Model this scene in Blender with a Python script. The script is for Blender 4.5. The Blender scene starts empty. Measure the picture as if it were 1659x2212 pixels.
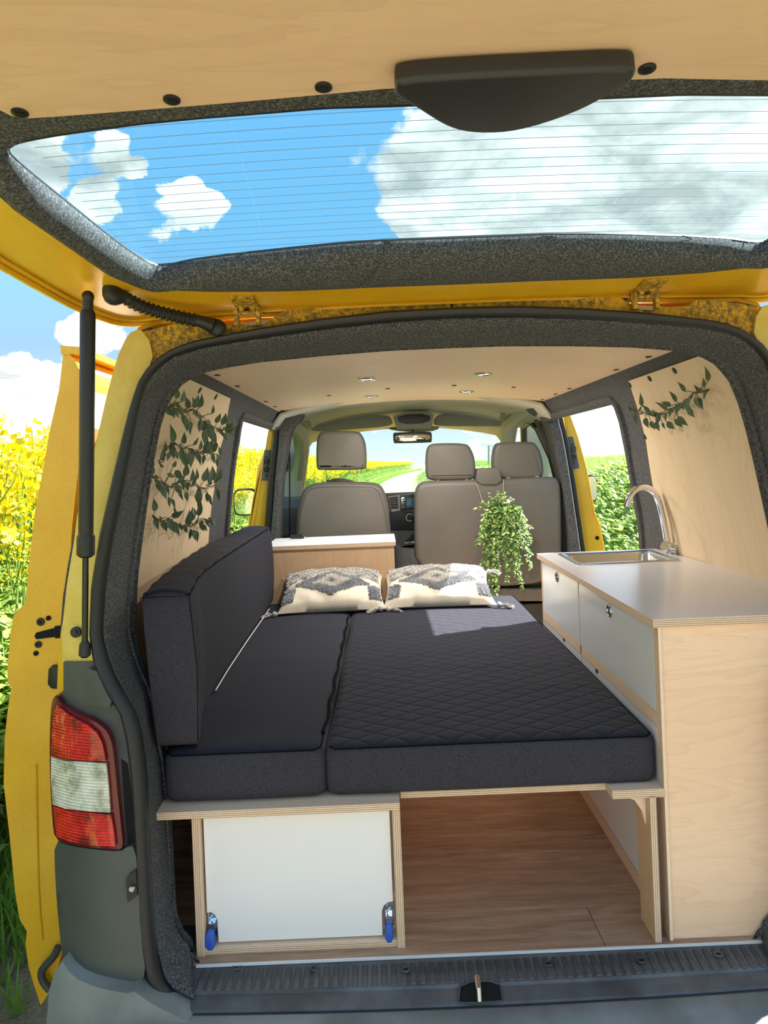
import bpy, bmesh, math, random
from math import pi, sin, cos, sqrt, radians
from mathutils import Vector, Matrix
from mathutils.geometry import delaunay_2d_cdt
random.seed(7)
C = bpy.context.scene.collection
V = Vector
# ------------------------------------------------------------ camera (level, slightly rolled, sensor shifted by the crop)
F = 1600.0; U0, V0 = 829.5, 1003.0; CAMP = V((-0.165, -1.585, 1.05))
yc = V((822.0-U0, 0, -F)).normalized()
zc = V((-0.04, 1, 0)); zc = (zc - yc*zc.dot(yc)).normalized()
xc = yc.cross(zc)
R3 = Matrix((xc, yc, zc))            # camera -> world
cam_data = bpy.data.cameras.new('camera'); cam = bpy.data.objects.new('camera', cam_data); C.objects.link(cam)
M4 = R3.to_4x4(); M4.translation = CAMP; cam.matrix_world = M4
cam_data.sensor_width = 36; cam_data.lens = F/2212*36; cam_data.shift_y = (V0-1106)/2212
cam_data.clip_start = 0.02; cam_data.clip_end = 2000
bpy.context.scene.camera = cam
def ray(u, v):
    return (R3 @ V((u-U0, -(v-V0), -F))).normalized()
# ------------------------------------------------------------ node helper
class NT:
    def __init__(s, tree): s.t = tree
    def n(s, typ, inp=None, **kw):
        nd = s.t.nodes.new(typ)
        for k, v in kw.items(): setattr(nd, k, v)
        for k, v in (inp or {}).items():
            sock = nd.inputs[k]
            if isinstance(v, bpy.types.NodeSocket): s.t.links.new(v, sock)
            else: sock.default_value = v
        return nd
    def m(s, op, a, b=0.0, c=0.0, clamp=False):
        nd = s.t.nodes.new('ShaderNodeMath'); nd.operation = op; nd.use_clamp = clamp
        for i, v in enumerate((a, b, c)):
            if isinstance(v, bpy.types.NodeSocket): s.t.links.new(v, nd.inputs[i])
            else: nd.inputs[i].default_value = v
        return nd.outputs[0]
    def mix(s, f, a, b, mode='MIX'):
        nd = s.t.nodes.new('ShaderNodeMix'); nd.data_type = 'RGBA'; nd.blend_type = mode
        for k, v in ((0, f), (6, a), (7, b)):
            if isinstance(v, bpy.types.NodeSocket): s.t.links.new(v, nd.inputs[k])
            else: nd.inputs[k].default_value = v if k == 0 else (*v[:3], 1)
        return nd.outputs[2]
    def ramp(s, f, stops):
        nd = s.t.nodes.new('ShaderNodeValToRGB'); s.t.links.new(f, nd.inputs[0])
        e = nd.color_ramp.elements
        while len(e) > 1: e.remove(e[-1])
        e[0].position = stops[0][0]; e[0].color = (*stops[0][1], 1)
        for p, c in stops[1:]:
            x = e.new(p); x.color = (*c, 1)
        return nd.outputs[0]
    def mr(s, v, a, b, c=0.0, d=1.0):
        nd = s.n('ShaderNodeMapRange', {0: v, 1: a, 2: b, 3: c, 4: d}, interpolation_type='SMOOTHSTEP'); return nd.outputs[0]
# ------------------------------------------------------------ sky
def sky():
    w = bpy.data.worlds.new('sky'); bpy.context.scene.world = w; w.use_nodes = True
    t = NT(w.node_tree); w.node_tree.nodes.clear()
    d = t.n('ShaderNodeTexCoord').outputs['Generated']
    sp = t.n('ShaderNodeSeparateXYZ', {0: d})
    x, y, z = sp.outputs
    zz = t.m('MAXIMUM', z, 0.0)
    base = t.ramp(zz, [(0.0, (.44, .47, .46)), (.07, (.27, .35, .42)), (.16, (.16, .26, .38)), (.30, (.125, .31, .52)), (.6, (.10, .27, .50)), (1, (.09, .24, .46))])
    q = t.m('ADD', zz, .22)
    co = t.n('ShaderNodeCombineXYZ', {0: t.m('DIVIDE', x, q), 1: t.m('DIVIDE', y, q), 2: t.m('MULTIPLY', zz, 2.0)}).outputs[0]
    n1 = t.n('ShaderNodeTexNoise', {'Vector': co, 'Scale': 3.4, 'Detail': 9.0, 'Roughness': .58}).outputs[0]
    n2 = t.n('ShaderNodeTexNoise', {'Vector': co, 'Scale': .9, 'Detail': 2.0}).outputs[0]
    n3 = t.n('ShaderNodeTexNoise', {'Vector': d, 'Scale': 9.0, 'Detail': 6.0, 'Roughness': .6}).outputs[0]
    nc = t.n('ShaderNodeTexNoise', {'Vector': d, 'Scale': 7.0, 'Detail': 5.0, 'Roughness': .6}).outputs['Color']
    wv = t.n('ShaderNodeVectorMath', {0: nc, 1: (.5, .5, .5)}, operation='SUBTRACT').outputs[0]
    dw = t.n('ShaderNodeVectorMath', {0: wv, 'Scale': .16}, operation='SCALE').outputs[0]
    dw = t.n('ShaderNodeVectorMath', {0: d, 1: dw}, operation='ADD').outputs[0]
    dw = t.n('ShaderNodeVectorMath', {0: dw}, operation='NORMALIZE').outputs[0]
    blobs = [(1050,400,125),(1230,350,165),(1180,440,110),(1450,380,150),(1600,260,150),(1650,420,90),(880,400,85),(1000,310,70),(1350,260,80),(940,440,70),
             (410,480,62),(395,420,42),(450,450,38),(245,310,40),(285,355,32),(70,325,52),(110,375,45),(225,440,40),(165,715,38),(185,750,42),(45,835,60),(110,860,50),(1600,508,22),
             (1300,930,120),(545,935,60),(1090,950,60)]
    mx = 0.0
    for (u, v, r) in blobs:
        c = ray(u, v); rr = r/F*(1-abs(v-1003)/5000)
        dt = t.n('ShaderNodeVectorMath', {0: dw, 1: c[:]}, operation='DOT_PRODUCT').outputs['Value']
        f = t.mr(dt, cos(rr*1.6), cos(rr*.3))
        mx = t.m('MAXIMUM', f, mx) if not isinstance(mx, float) else f
    clr = None
    for (u, v, r) in [(640,380,150),(720,270,110),(600,500,90),(480,280,90),(60,650,80),(1340,190,30)]:
        c = ray(u, v); rr = r/F
        dt = t.n('ShaderNodeVectorMath', {0: d, 1: c[:]}, operation='DOT_PRODUCT').outputs['Value']
        f = t.mr(dt, cos(rr*1.7), cos(rr*.5))
        clr = f if clr is None else t.m('MAXIMUM', f, clr)
    dens = t.m('ADD', t.m('MULTIPLY', n1, 1.0), t.m('MULTIPLY', n2, .45))
    dens = t.m('ADD', dens, t.m('MULTIPLY', n3, .75))
    dens = t.m('ADD', dens, t.m('MULTIPLY', mx, .42))
    dens = t.m('SUBTRACT', dens, t.m('MULTIPLY', clr, .30))
    back = t.mr(y, .75, .35)            # clearer front quarter; cloud added out of view to whiten the ambient light
    dens = t.m('ADD', dens, t.m('MULTIPLY', back, .13))
    mask = t.mr(dens, 1.19, 1.33)
    n4 = t.n('ShaderNodeTexNoise', {'Vector': co, 'Scale': 4.5, 'Detail': 8.0, 'Roughness': .6, 'Distortion': .4}).outputs[0]
    shade = t.ramp(n4, [(.38, (.30, .315, .315)), (.47, (.43, .43, .42)), (.56, (.57, .56, .54)), (.66, (.86, .84, .80))])
    low = t.mr(z, .0, .14, .55, 1.0)
    col = t.mix(t.m('MULTIPLY', mask, low), base, shade)
    gnd = t.mix(t.mr(z, -.02, .0), (.30, .27, .17), col)
    bg = t.n('ShaderNodeBackground', {'Color': gnd, 'Strength': 1.05})
    o = t.n('ShaderNodeOutputWorld', {0: bg.outputs[0]})
sky()
sun = bpy.data.lights.new('sun', 'SUN'); sun.energy = 9.5; sun.angle = radians(.6); sun.color = (1, .97, .93)
so = bpy.data.objects.new('sun', sun); C.objects.link(so)
so.rotation_euler = V((.69, .24, .74)).to_track_quat('Z', 'Y').to_euler()
so.location = (5, 2, 9)
vs = bpy.context.scene.view_settings
vs.view_transform = 'Standard'; vs.look = 'None'; vs.gamma = 1; vs.use_curve_mapping = False; vs.exposure = 1.4
cy = bpy.context.scene.cycles; cy.max_bounces = 12; cy.diffuse_bounces = 6; cy.transparent_max_bounces = 16
# ------------------------------------------------------------ unprojection helpers (image point + one real coordinate -> point in the van)
def at(u, v, g, d0=.3, d1=60, st=.02):
    r = ray(u, v); r = r/abs(r.y) if abs(r.y) > 1e-6 else r
    a = d0; ga = g(CAMP+r*a)
    while a < d1:
        b = a+st*(1 if a < 6 else 10); gb = g(CAMP+r*b)
        if ga*gb <= 0:
            for _ in range(30):
                m = (a+b)/2; gm = g(CAMP+r*m)
                if ga*gm <= 0: b = m
                else: a, ga = m, gm
            return CAMP+r*((a+b)/2)
        a, ga = b, gb
    raise ValueError('no hit %s %s' % (u, v))
def aty(u, v, Y): r = ray(u, v); return CAMP+r*((Y-CAMP.y)/r.y)
def atz(u, v, Z): r = ray(u, v); return CAMP+r*((Z-CAMP.z)/r.z)
def atx(u, v, X): r = ray(u, v); return CAMP+r*((X-CAMP.x)/r.x)
def atp(u, v, p, n): r = ray(u, v); return CAMP+r*((V(p)-CAMP).dot(n)/r.dot(n))
def lerp_tab(tab, z):
    if z <= tab[0][0]: return tab[0][1]
    for (a, fa), (b, fb) in zip(tab, tab[1:]):
        if z <= b: t = (z-a)/(b-a); return fa+(fb-fa)*t
    return tab[-1][1]
PROF = [(-.6,.83),(0,.85),(.3,.872),(.55,.878),(.69,.873),(.8,.86),(.93,.83),(1.0,.81),(1.1,.785),(1.2,.745),(1.28,.705),(1.335,.672),(1.36,.64),(1.45,.5)]
def prof(z): return lerp_tab(PROF, z)
def ceil_z(x): return 1.335+.045*max(0, 1-(x/.67)**2)
def yrear(z): return -.08+.055*min(1, max(0, z/1.35))
def on_wall(u, v, off=0): return at(u, v, lambda p: abs(p.x)-(prof(p.z)-off), 1.6, 7)
def on_ceil(u, v): return at(u, v, lambda p: p.z-ceil_z(p.x), 1.5, 6)
def on_rear(u, v, off=0): return at(u, v, lambda p: p.y-(yrear(p.z)+off+max(0, abs(p.x)-.72)**2*2.4), .6, 4)
# ------------------------------------------------------------ mesh helpers
def chaikin(pts, n=2, closed=True):
    for _ in range(n):
        out = []; m = len(pts)
        rng = range(m) if closed else range(m-1)
        if not closed: out.append(pts[0])
        for i in rng:
            a = V(pts[i]); b = V(pts[(i+1) % m])
            out += [a*.75+b*.25, a*.25+b*.75]
        if not closed: out.append(pts[-1])
        pts = out
    return pts
def resample(pts, n, closed=False):
    P = [V(p) for p in pts]
    if closed: P.append(P[0])
    L = [0]
    for a, b in zip(P, P[1:]): L.append(L[-1]+(b-a).length)
    out = []; j = 0
    for i in range(n):
        s = L[-1]*i/(n if closed else n-1)
        while j < len(L)-2 and L[j+1] < s: j += 1
        t = (s-L[j])/max(1e-9, L[j+1]-L[j]); out.append(P[j].lerp(P[j+1], min(1, t)))
    return out
class MB:
    def __init__(s): s.v = []; s.f = []; s.mi = []
    def add(s, vs, fs, mi=0):
        o = len(s.v); s.v += [V(p) for p in vs]; s.f += [[i+o for i in f] for f in fs]; s.mi += [mi]*len(fs); return s
    def box(s, a, b, mi=0):
        (x0,y0,z0),(x1,y1,z1) = a, b
        return s.add([(x0,y0,z0),(x1,y0,z0),(x1,y1,z0),(x0,y1,z0),(x0,y0,z1),(x1,y0,z1),(x1,y1,z1),(x0,y1,z1)],
                     [(0,3,2,1),(4,5,6,7),(0,1,5,4),(1,2,6,5),(2,3,7,6),(3,0,4,7)], mi)
    def loft(s, rings, closed=True, cap=(True, True), mi=0):
        n = len(rings[0]); vs = [p for r in rings for p in r]; fs = []
        for i in range(len(rings)-1):
            for j in range(n if closed else n-1):
                k = (j+1) % n; fs.append((i*n+j, i*n+k, (i+1)*n+k, (i+1)*n+j))
        if closed and cap[0]: fs.append(tuple(reversed(range(n))))
        if closed and cap[1]: fs.append(tuple((len(rings)-1)*n+j for j in range(n)))
        return s.add(vs, fs, mi)
    def prism(s, pts, ext, mi=0):
        pts = [V(p) for p in pts]; e = V(ext)
        return s.loft([pts, [p+e for p in pts]], mi=mi)
    def puff(s, pts, ext, r=.01, steps=3, mi=0):
        """outline extruded with a rounded rim"""
        pts = [V(p) for p in pts]; e = V(ext); L = e.length; n = len(pts); ed = e/L
        area = V()
        for i in range(n): area += pts[i-1].cross(pts[i])
        sg = 1 if area.dot(ed) > 0 else -1; nn = []
        for i in range(n):
            tn = pts[(i+1) % n]-pts[i-1]; tn -= ed*tn.dot(ed); nn.append(tn.cross(ed).normalized()*sg)
        ins = lambda k, h: [p-q*k+ed*h for p, q in zip(pts, nn)]
        rings = [ins(r*(1-sin(pi/2*q/steps)), r*(1-cos(pi/2*q/steps))) for q in range(steps+1)]
        rings += [ins(r*(1-cos(pi/2*q/steps)), L-r+r*sin(pi/2*q/steps)) for q in range(steps+1)]
        return s.loft(rings, mi=mi)
    def tube(s, path, r, seg=10, caps=True, mi=0, flat=1.0):
        path = [V(p) for p in path]; n = len(path); rings = []; up = None
        for i, p in enumerate(path):
            t = (path[min(n-1, i+1)]-path[max(0, i-1)])
            t = t.normalized() if t.length > 1e-9 else V((0,0,1))
            if up is None: up = V((0,0,1)) if abs(t.z) < .9 else V((1,0,0))
            a = t.cross(up).normalized(); b = a.cross(t).normalized(); up = b
            rr = r[i] if isinstance(r, (list, tuple)) else r
            rings.append([p+a*cos(2*pi*k/seg)*rr+b*sin(2*pi*k/seg)*rr*flat for k in range(seg)])
        return s.loft(rings, cap=(caps, caps), mi=mi)
    def disc(s, c, nrm, r, h, seg=20, ry=None, mi=0):
        nrm = V(nrm).normalized(); a = nrm.orthogonal().normalized(); b = nrm.cross(a); c = V(c)
        R = [[c+nrm*o+(a*cos(2*pi*k/seg)+b*sin(2*pi*k/seg))*q for k in range(seg)] for o, q in ((0,r),(h*.7,r),(h,r*.85))]
        return s.loft(R, mi=mi)
    def torus(s, c, nrm, R, r, seg=24, sg=8, mi=0):
        nrm = V(nrm).normalized(); a = nrm.orthogonal().normalized(); b = nrm.cross(a); c = V(c); rings = []
        for k in range(seg):
            d = a*cos(2*pi*k/seg)+b*sin(2*pi*k/seg)
            rings.append([c+d*(R+r*cos(2*pi*j/sg))+nrm*r*sin(2*pi*j/sg) for j in range(sg)])
        rings.append(rings[0]); return s.loft(rings, cap=(False, False), mi=mi)
    def ball(s, c, r, seg=12, rings=8, mi=0):
        c = V(c); r = r if hasattr(r, '__len__') else (r, r, r); R = []
        for i in range(1, rings):
            th = pi*i/rings; R.append([c+V((r[0]*sin(th)*cos(2*pi*k/seg), r[1]*sin(th)*sin(2*pi*k/seg), r[2]*cos(th))) for k in range(seg)])
        return s.loft(R, mi=mi)
    def rbox(s, lo, hi, r, step=.05, fn=None, mi=0):
        lo = V(lo); hi = V(hi); ax = []
        for i in range(3):
            L = hi[i]-lo[i]; rr = min(r, L/2*.999)
            e = [rr*q for q in (0, .12, .3, .55, 1)]; n = max(1, int((L-2*rr)/step)); mid = [rr+(L-2*rr)*k/n for k in range(n+1)]
            A = sorted(set([round(q, 6) for q in e+mid+[L-q for q in e]])); ax.append([lo[i]+q for q in A])
        vs = []; idx = {}; fs = []
        def vid(p):
            k = tuple(round(q, 5) for q in p)
            if k not in idx:
                idx[k] = len(vs); q = V(p); core = V([min(max(q[i], lo[i]+min(r, (hi[i]-lo[i])/2*.999)), hi[i]-min(r, (hi[i]-lo[i])/2*.999)) for i in range(3)])
                d = q-core
                if d.length > 1e-7: q = core+d.normalized()*min(r, min((hi[i]-lo[i])/2*.999 for i in range(3)))
                nr = d.normalized() if d.length > 1e-7 else V((0,0,1))
                vs.append(V(fn(q, nr)) if fn else q)
            return idx[k]
        for i in range(3):
            j, k = (i+1) % 3, (i+2) % 3
            for side in (0, 1):
                w = lo[i] if side == 0 else hi[i]
                for a in range(len(ax[j])-1):
                    for b in range(len(ax[k])-1):
                        q = []
                        for (aa, bb) in ((a,b),(a+1,b),(a+1,b+1),(a,b+1)):
                            p = [0,0,0]; p[i] = w; p[j] = ax[j][aa]; p[k] = ax[k][bb]; q.append(vid(p))
                        fs.append(q if side else q[::-1])
        return s.add(vs, fs, mi)
    def patch(s, outer, fn, ext, step=20, holes=(), mi=0):
        """2D outline (with holes) filled with a fine triangle net, each point mapped to 3D by fn and thickened by ext"""
        loops = [[V((p[0], p[1])) for p in L] for L in [outer, *holes]]
        dl = []
        for L in loops:
            o = []
            for i, p in enumerate(L):
                q = L[(i+1) % len(L)]; n = max(1, int((q-p).length/step))
                o += [p.lerp(q, k/n) for k in range(n)]
            dl.append(o)
        def inside(p, L):
            c = False; x, y = p
            for i in range(len(L)):
                a = L[i]; b = L[i-1]
                if (a.y > y) != (b.y > y) and x < (b.x-a.x)*(y-a.y)/(b.y-a.y)+a.x: c = not c
            return c
        pts = []; edges = []
        for o in dl:
            b0 = len(pts); pts += o; edges += [(b0+i, b0+(i+1) % len(o)) for i in range(len(o))]
        xs = [p.x for p in loops[0]]; ys = [p.y for p in loops[0]]; bd = list(pts)
        y = min(ys)+step/2; row = 0
        while y < max(ys):
            x = min(xs)+step/2*(1+row % 2)
            while x < max(xs):
                p = V((x, y))
                if inside(p, loops[0]) and not any(inside(p, h) for h in loops[1:]) and all((p-q).length_squared > (step*.45)**2 for q in bd): pts.append(p)
                x += step
            y += step*.87; row += 1
        vo, eo, fo, _, _, _ = delaunay_2d_cdt(pts, edges, [], 0, 1e-5)
        F_ = []
        for f in fo:
            c = sum((vo[i] for i in f), V((0, 0)))/len(f)
            if inside(c, loops[0]) and not any(inside(c, h) for h in loops[1:]): F_.append(list(f))
        P = [V(fn(p.x, p.y)) for p in vo]; n = len(P)
        Q = [p+(V(ext(p)) if callable(ext) else V(ext)) for p in P]
        cnt = {}
        for f in F_:
            for a, b in zip(f, f[1:]+f[:1]): cnt[(a, b)] = 1
        fs = list(F_)+[[i+n for i in reversed(f)] for f in F_]
        for (a, b) in cnt:
            if (b, a) not in cnt: fs.append([b, a, a+n, b+n])
        return s.add(P+Q, fs, mi)
    def obj(s, name, mat, parent=None, base=None, smooth=35, bevel=0, weld=False):
        me = bpy.data.meshes.new(name)
        if parent is not None: base = parent['_b']
        base = V(base) if base is not None else V((0,0,0))
        me.from_pydata([p-base for p in s.v], [], s.f)
        for m in (mat if isinstance(mat, (list, tuple)) else [mat]): me.materials.append(m)
        if any(s.mi): me.polygons.foreach_set('material_index', s.mi)
        me.update(); bm = bmesh.new(); bm.from_mesh(me)
        if weld: bmesh.ops.remove_doubles(bm, verts=bm.verts, dist=1e-5)
        bmesh.ops.recalc_face_normals(bm, faces=bm.faces); bm.to_mesh(me); bm.free()
        if smooth:
            me.polygons.foreach_set('use_smooth', [True]*len(me.polygons)); me.set_sharp_from_angle(angle=radians(smooth))
        o = bpy.data.objects.new(name, me); C.objects.link(o)
        o['_b'] = base[:]
        if parent is not None: o.parent = parent
        else: o.location = base
        if bevel:
            b = o.modifiers.new('bevel', 'BEVEL'); b.width = bevel; b.segments = 2; b.limit_method = 'ANGLE'; b.angle_limit = radians(40)
        return o
def thing(name, label, cat, base=(0,0,0), group=None):
    o = bpy.data.objects.new(name, None); C.objects.link(o); o.location = base; o['_b'] = V(base)[:]; o.empty_display_size = .05
    return tag(o, label, cat, group)
def tag(o, label=None, cat=None, group=None, kind=None):
    if label: o['label'] = label
    if cat: o['category'] = cat
    if group: o['group'] = group
    if kind: o['kind'] = kind
    return o
def dup(root, loc, rot=None, scale=None, label=None, group=None):
    def cp(o, par):
        c = o.copy(); C.objects.link(c)
        if par: c.parent = par
        for ch in KIDS.get(o.name, []): cp(ch, c)
        return c
    r = cp(root, None); r.location = loc
    if rot is not None: r.rotation_euler = rot
    if scale is not None: r.scale = scale if hasattr(scale, '__len__') else (scale,)*3
    if label: r['label'] = label
    if group: r['group'] = group
    return r
KIDS = {}
def inst(mesh_obj, name, loc, rot=(0,0,0), scale=1, parent=None):
    """a further piece that shares its mesh"""
    o = bpy.data.objects.new(name, mesh_obj.data); C.objects.link(o)
    pb = V(parent['_b']) if parent is not None else V()
    if parent is not None: o.parent = parent
    o.location = V(loc)-pb; o.rotation_euler = rot; o.scale = scale if hasattr(scale, '__len__') else (scale,)*3
    return o
# ------------------------------------------------------------ materials
MATS = {}
def mat(name, col=(.5,.5,.5), rough=.5, metal=0, fn=None, **kw):
    m = bpy.data.materials.new(name); m.use_nodes = True; t = NT(m.node_tree)
    b = m.node_tree.nodes['Principled BSDF']
    b.inputs['Base Color'].default_value = (*col, 1); b.inputs['Roughness'].default_value = rough; b.inputs['Metallic'].default_value = metal
    for k, v in kw.items(): b.inputs[k.replace('_', ' ')].default_value = v
    if fn: fn(t, b)
    MATS[name] = m; return m
def objco(t): return t.n('ShaderNodeTexCoord').outputs['Object']
def noise(t, co, sc, det=4, rough=.5, dist=0.0): return t.n('ShaderNodeTexNoise', {'Vector': co, 'Scale': sc, 'Detail': det, 'Roughness': rough, 'Distortion': dist}).outputs[0]
def mapping(t, co, scale=(1,1,1), rot=(0,0,0)): return t.n('ShaderNodeMapping', {'Vector': co, 'Scale': scale, 'Rotation': rot}).outputs[0]
def lk(t, out, sock): t.t.links.new(out, sock)
def bump(t, b, h, st=.3, dist=.002):
    lk(t, t.n('ShaderNodeBump', {'Height': h, 'Strength': st, 'Distance': dist}).outputs[0], b.inputs['Normal'])
def mottled(c1, c2, sc=8, det=5, lo=.35, hi=.65, bst=0, bsc=200, bd=.001):
    def f(t, b):
        co = objco(t); n = noise(t, co, sc, det, .6)
        lk(t, t.mix(t.mr(n, lo, hi), c1, c2), b.inputs['Base Color'])
        if bst: bump(t, b, noise(t, co, bsc, 3), bst, bd)
    return f
def wood(c1, c2, c3, axis='x', sc=1.0):
    """rotary-cut birch or maple veneer: long flames along one axis"""
    st = {'x': (1.1,7,7), 'y': (7,1.1,7), 'z': (7,7,1.1)}[axis]
    def f(t, b):
        co = mapping(t, objco(t), tuple(q*sc for q in st))
        w = noise(t, co, .9, 3, .5, 1.2)
        rings = t.m('FRACT', t.m('MULTIPLY', w, 9.0))
        ln = t.m('POWER', rings, 3.0)
        fine = noise(t, mapping(t, objco(t), tuple(q*9 for q in st)), 3, 4, .6)
        c = t.mix(t.mr(noise(t, co, .5, 2), .3, .7), c1, c2)
        c = t.mix(t.m('MULTIPLY', ln, .30), c, c3)
        c = t.mix(t.m('MULTIPLY', t.mr(fine, .45, .75), .22), c, c3)
        lk(t, c, b.inputs['Base Color']); bump(t, b, fine, .08, .001)
    return f
def ply_edge(axis, period=.0042):
    def f(t, b):
        sp = t.n('ShaderNodeSeparateXYZ', {0: objco(t)}); c = sp.outputs['xyz'.index(axis)]
        fr = t.m('FRACT', t.m('DIVIDE', c, period)); k = t.mr(t.m('ABSOLUTE', t.m('SUBTRACT', fr, .5)), .12, .26)
        n = noise(t, objco(t), 120, 3)
        c1 = t.mix(n, (.76,.56,.37), (.88,.69,.49)); c2 = t.mix(n, (.34,.20,.12), (.48,.31,.20))
        lk(t, t.mix(k, c2, c1), b.inputs['Base Color'])
    return f
mat('felt', (.1,.1,.11), .95, fn=lambda t, b: (lk(t, t.ramp(noise(t, objco(t), 260, 5, .75), [(.36,(.022,.023,.027)),(.5,(.062,.065,.071)),(.64,(.19,.195,.205))]), b.inputs['Base Color']), bump(t, b, noise(t, objco(t), 330, 4, .7), .7, .003)))
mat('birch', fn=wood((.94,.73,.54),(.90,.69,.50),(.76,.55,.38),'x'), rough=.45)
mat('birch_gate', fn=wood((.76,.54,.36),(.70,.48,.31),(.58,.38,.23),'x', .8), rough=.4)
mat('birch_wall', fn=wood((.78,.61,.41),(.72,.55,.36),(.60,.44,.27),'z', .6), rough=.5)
mat('maple_end', fn=wood((.97,.69,.47),(.94,.64,.42),(.76,.46,.27),'x'), rough=.42)
mat('birch_z', fn=wood((.62,.42,.25),(.57,.38,.22),(.45,.28,.15),'z', 1.3), rough=.45)
mat('ply_x', fn=ply_edge('x'), rough=.6); mat('ply_y', fn=ply_edge('y'), rough=.6); mat('ply_z', fn=ply_edge('z'), rough=.6)
mat('laminate', (.88,.87,.86), .32); mat('laminate_top', (.62,.62,.66), .22)
mat('laminate_grey', (.66,.67,.69), .25)
def yellowf(dirt):
    def f(t, b):
        co = objco(t); n = noise(t, co, 5, 7, .65); n2 = noise(t, co, 110, 5, .8)
        c = t.mix(t.mr(n, .3, .7), (.80,.43,.008), (.86,.50,.014))
        if dirt:
            k = t.m('MULTIPLY', t.mr(n2, .30, .62), t.mr(noise(t, co, 9, 4), .22, .52))
            c = t.mix(t.m('MULTIPLY', k, dirt), c, (.10,.075,.03))
        lk(t, c, b.inputs['Base Color']); b.inputs['Coat Weight'].default_value = .35 if dirt < .5 else 0
        b.inputs['Coat Roughness'].default_value = .12
    return f
mat('yellow', rough=.42, fn=yellowf(.12)); mat('yellow_dirty', rough=.7, fn=yellowf(.95))
def yell_faded(t, b):
    n = noise(t, objco(t), 22, 6, .7); sp = noise(t, objco(t), 300, 2)
    c = t.mix(t.mr(n, .3, .7), (.66,.48,.09), (.74,.56,.14)); lk(t, t.mix(t.m('MULTIPLY', t.mr(sp, .6, .75), .35), c, (.4,.32,.1)), b.inputs['Base Color'])
mat('yellow_faded', rough=.6, fn=yell_faded)
def plastic(c1, c2, rough=.55, sc=6): return dict(rough=rough, fn=mottled(c1, c2, sc, 6, .3, .7, .15, 500, .0006))
mat('dark_plastic', **plastic((.045,.05,.048),(.075,.082,.078)))
mat('bumper_plastic', **plastic((.12,.135,.135),(.24,.265,.27), .5, 4))
mat('quarter_plastic', **plastic((.060,.070,.062),(.080,.092,.082), .45, 3))
mat('sill_plastic', **plastic((.055,.058,.064),(.125,.132,.142), .5, 9))
mat('rib_plastic', **plastic((.035,.036,.038),(.10,.102,.106), .55, 14))
mat('rubber', (.014,.015,.017), .45); mat('black', (.012,.012,.013), .4); mat('hole', (.004,.004,.004), .9)
mat('black_gloss', (.012,.012,.014), .12)
mat('handle_plastic', (.022,.022,.024), .38)
mat('chrome', (.82,.83,.85), .08, 1); mat('steel', (.62,.62,.60), .28, 1); mat('galv', (.5,.5,.5), .35, 1)
mat('blue_plastic', (.015,.10,.50), .35)
def weave(c1, c2, quilt=False):
    def f(t, b):
        co = objco(t); n = noise(t, co, 700, 2, .7); big = noise(t, co, 7, 3)
        c = t.mix(t.mr(n, .35, .68), c1, c2); lk(t, t.mix(t.m('MULTIPLY', big, .25), c, c1), b.inputs['Base Color'])
        sp = t.n('ShaderNodeSeparateXYZ', {0: co}); h = t.m('MULTIPLY', n, .12)
        if quilt:
            def tri(s, w):
                a = t.m('ADD' if w > 0 else 'SUBTRACT', t.m('DIVIDE', sp.outputs[0], .085), t.m('DIVIDE', sp.outputs[1], .062))
                fr = t.m('ABSOLUTE', t.m('SUBTRACT', t.m('FRACT', a), .5)); return t.m('SUBTRACT', 1.0, t.m('POWER', t.m('MULTIPLY', fr, 2.0), 5.0))
            h = t.m('ADD', h, t.m('MULTIPLY', t.m('MINIMUM', tri(0, 1), tri(0, -1)), 1.0))
            bump(t, b, h, .6, .007)
        else: bump(t, b, h, .5, .004)
        b.inputs['Sheen Weight'].default_value = .02; b.inputs['Specular IOR Level'].default_value = .15; b.inputs['Sheen Roughness'].default_value = .5
    return f
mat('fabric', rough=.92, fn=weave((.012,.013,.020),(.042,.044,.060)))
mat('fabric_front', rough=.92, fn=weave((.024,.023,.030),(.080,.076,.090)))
mat('fabric_quilt', rough=.92, fn=weave((.012,.013,.020),(.043,.045,.061), True))
mat('piping', (.006,.006,.009), .95, Specular_IOR_Level=.05); mat('white_cord', (.75,.75,.75), .6)
mat('leather', rough=.5, fn=mottled((.105,.098,.088),(.128,.119,.107), 3, 3, .3, .7, .10, 600, .0004))
mat('seam', (.10,.09,.08), .7)
mat('roof_liner', (.52,.53,.48), .9); mat('visor', (.33,.35,.32), .8); mat('cab_grey', (.36,.37,.35), .7)
mat('pillar_trim', (.40,.42,.40), .7)
mat('dash', (.10,.105,.11), .6); mat('dash_dark', (.02,.022,.025), .4); mat('console_grey', (.14,.14,.135), .6)
mat('screen', (.06,.16,.24), .15)
def glass(name, tint, k=.06):
    m = bpy.data.materials.new(name); m.use_nodes = True; t = NT(m.node_tree); m.node_tree.nodes.clear()
    tr = t.n('ShaderNodeBsdfTransparent', {'Color': (*tint, 1)}); gl = t.n('ShaderNodeBsdfGlossy', {'Color': (1,1,1,1), 'Roughness': .02})
    fr = t.n('ShaderNodeFresnel', {'IOR': 1.35})
    mx = t.n('ShaderNodeMixShader', {0: t.m('MULTIPLY', fr.outputs[0], .12), 1: tr.outputs[0], 2: gl.outputs[0]})
    t.n('ShaderNodeOutputMaterial', {0: mx.outputs[0]}); MATS[name] = m
glass('glass', (.80,.89,.90)); glass('windscreen_glass', (.86,.93,.91))
mat('wire', (.12,.22,.28), .5)
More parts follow.
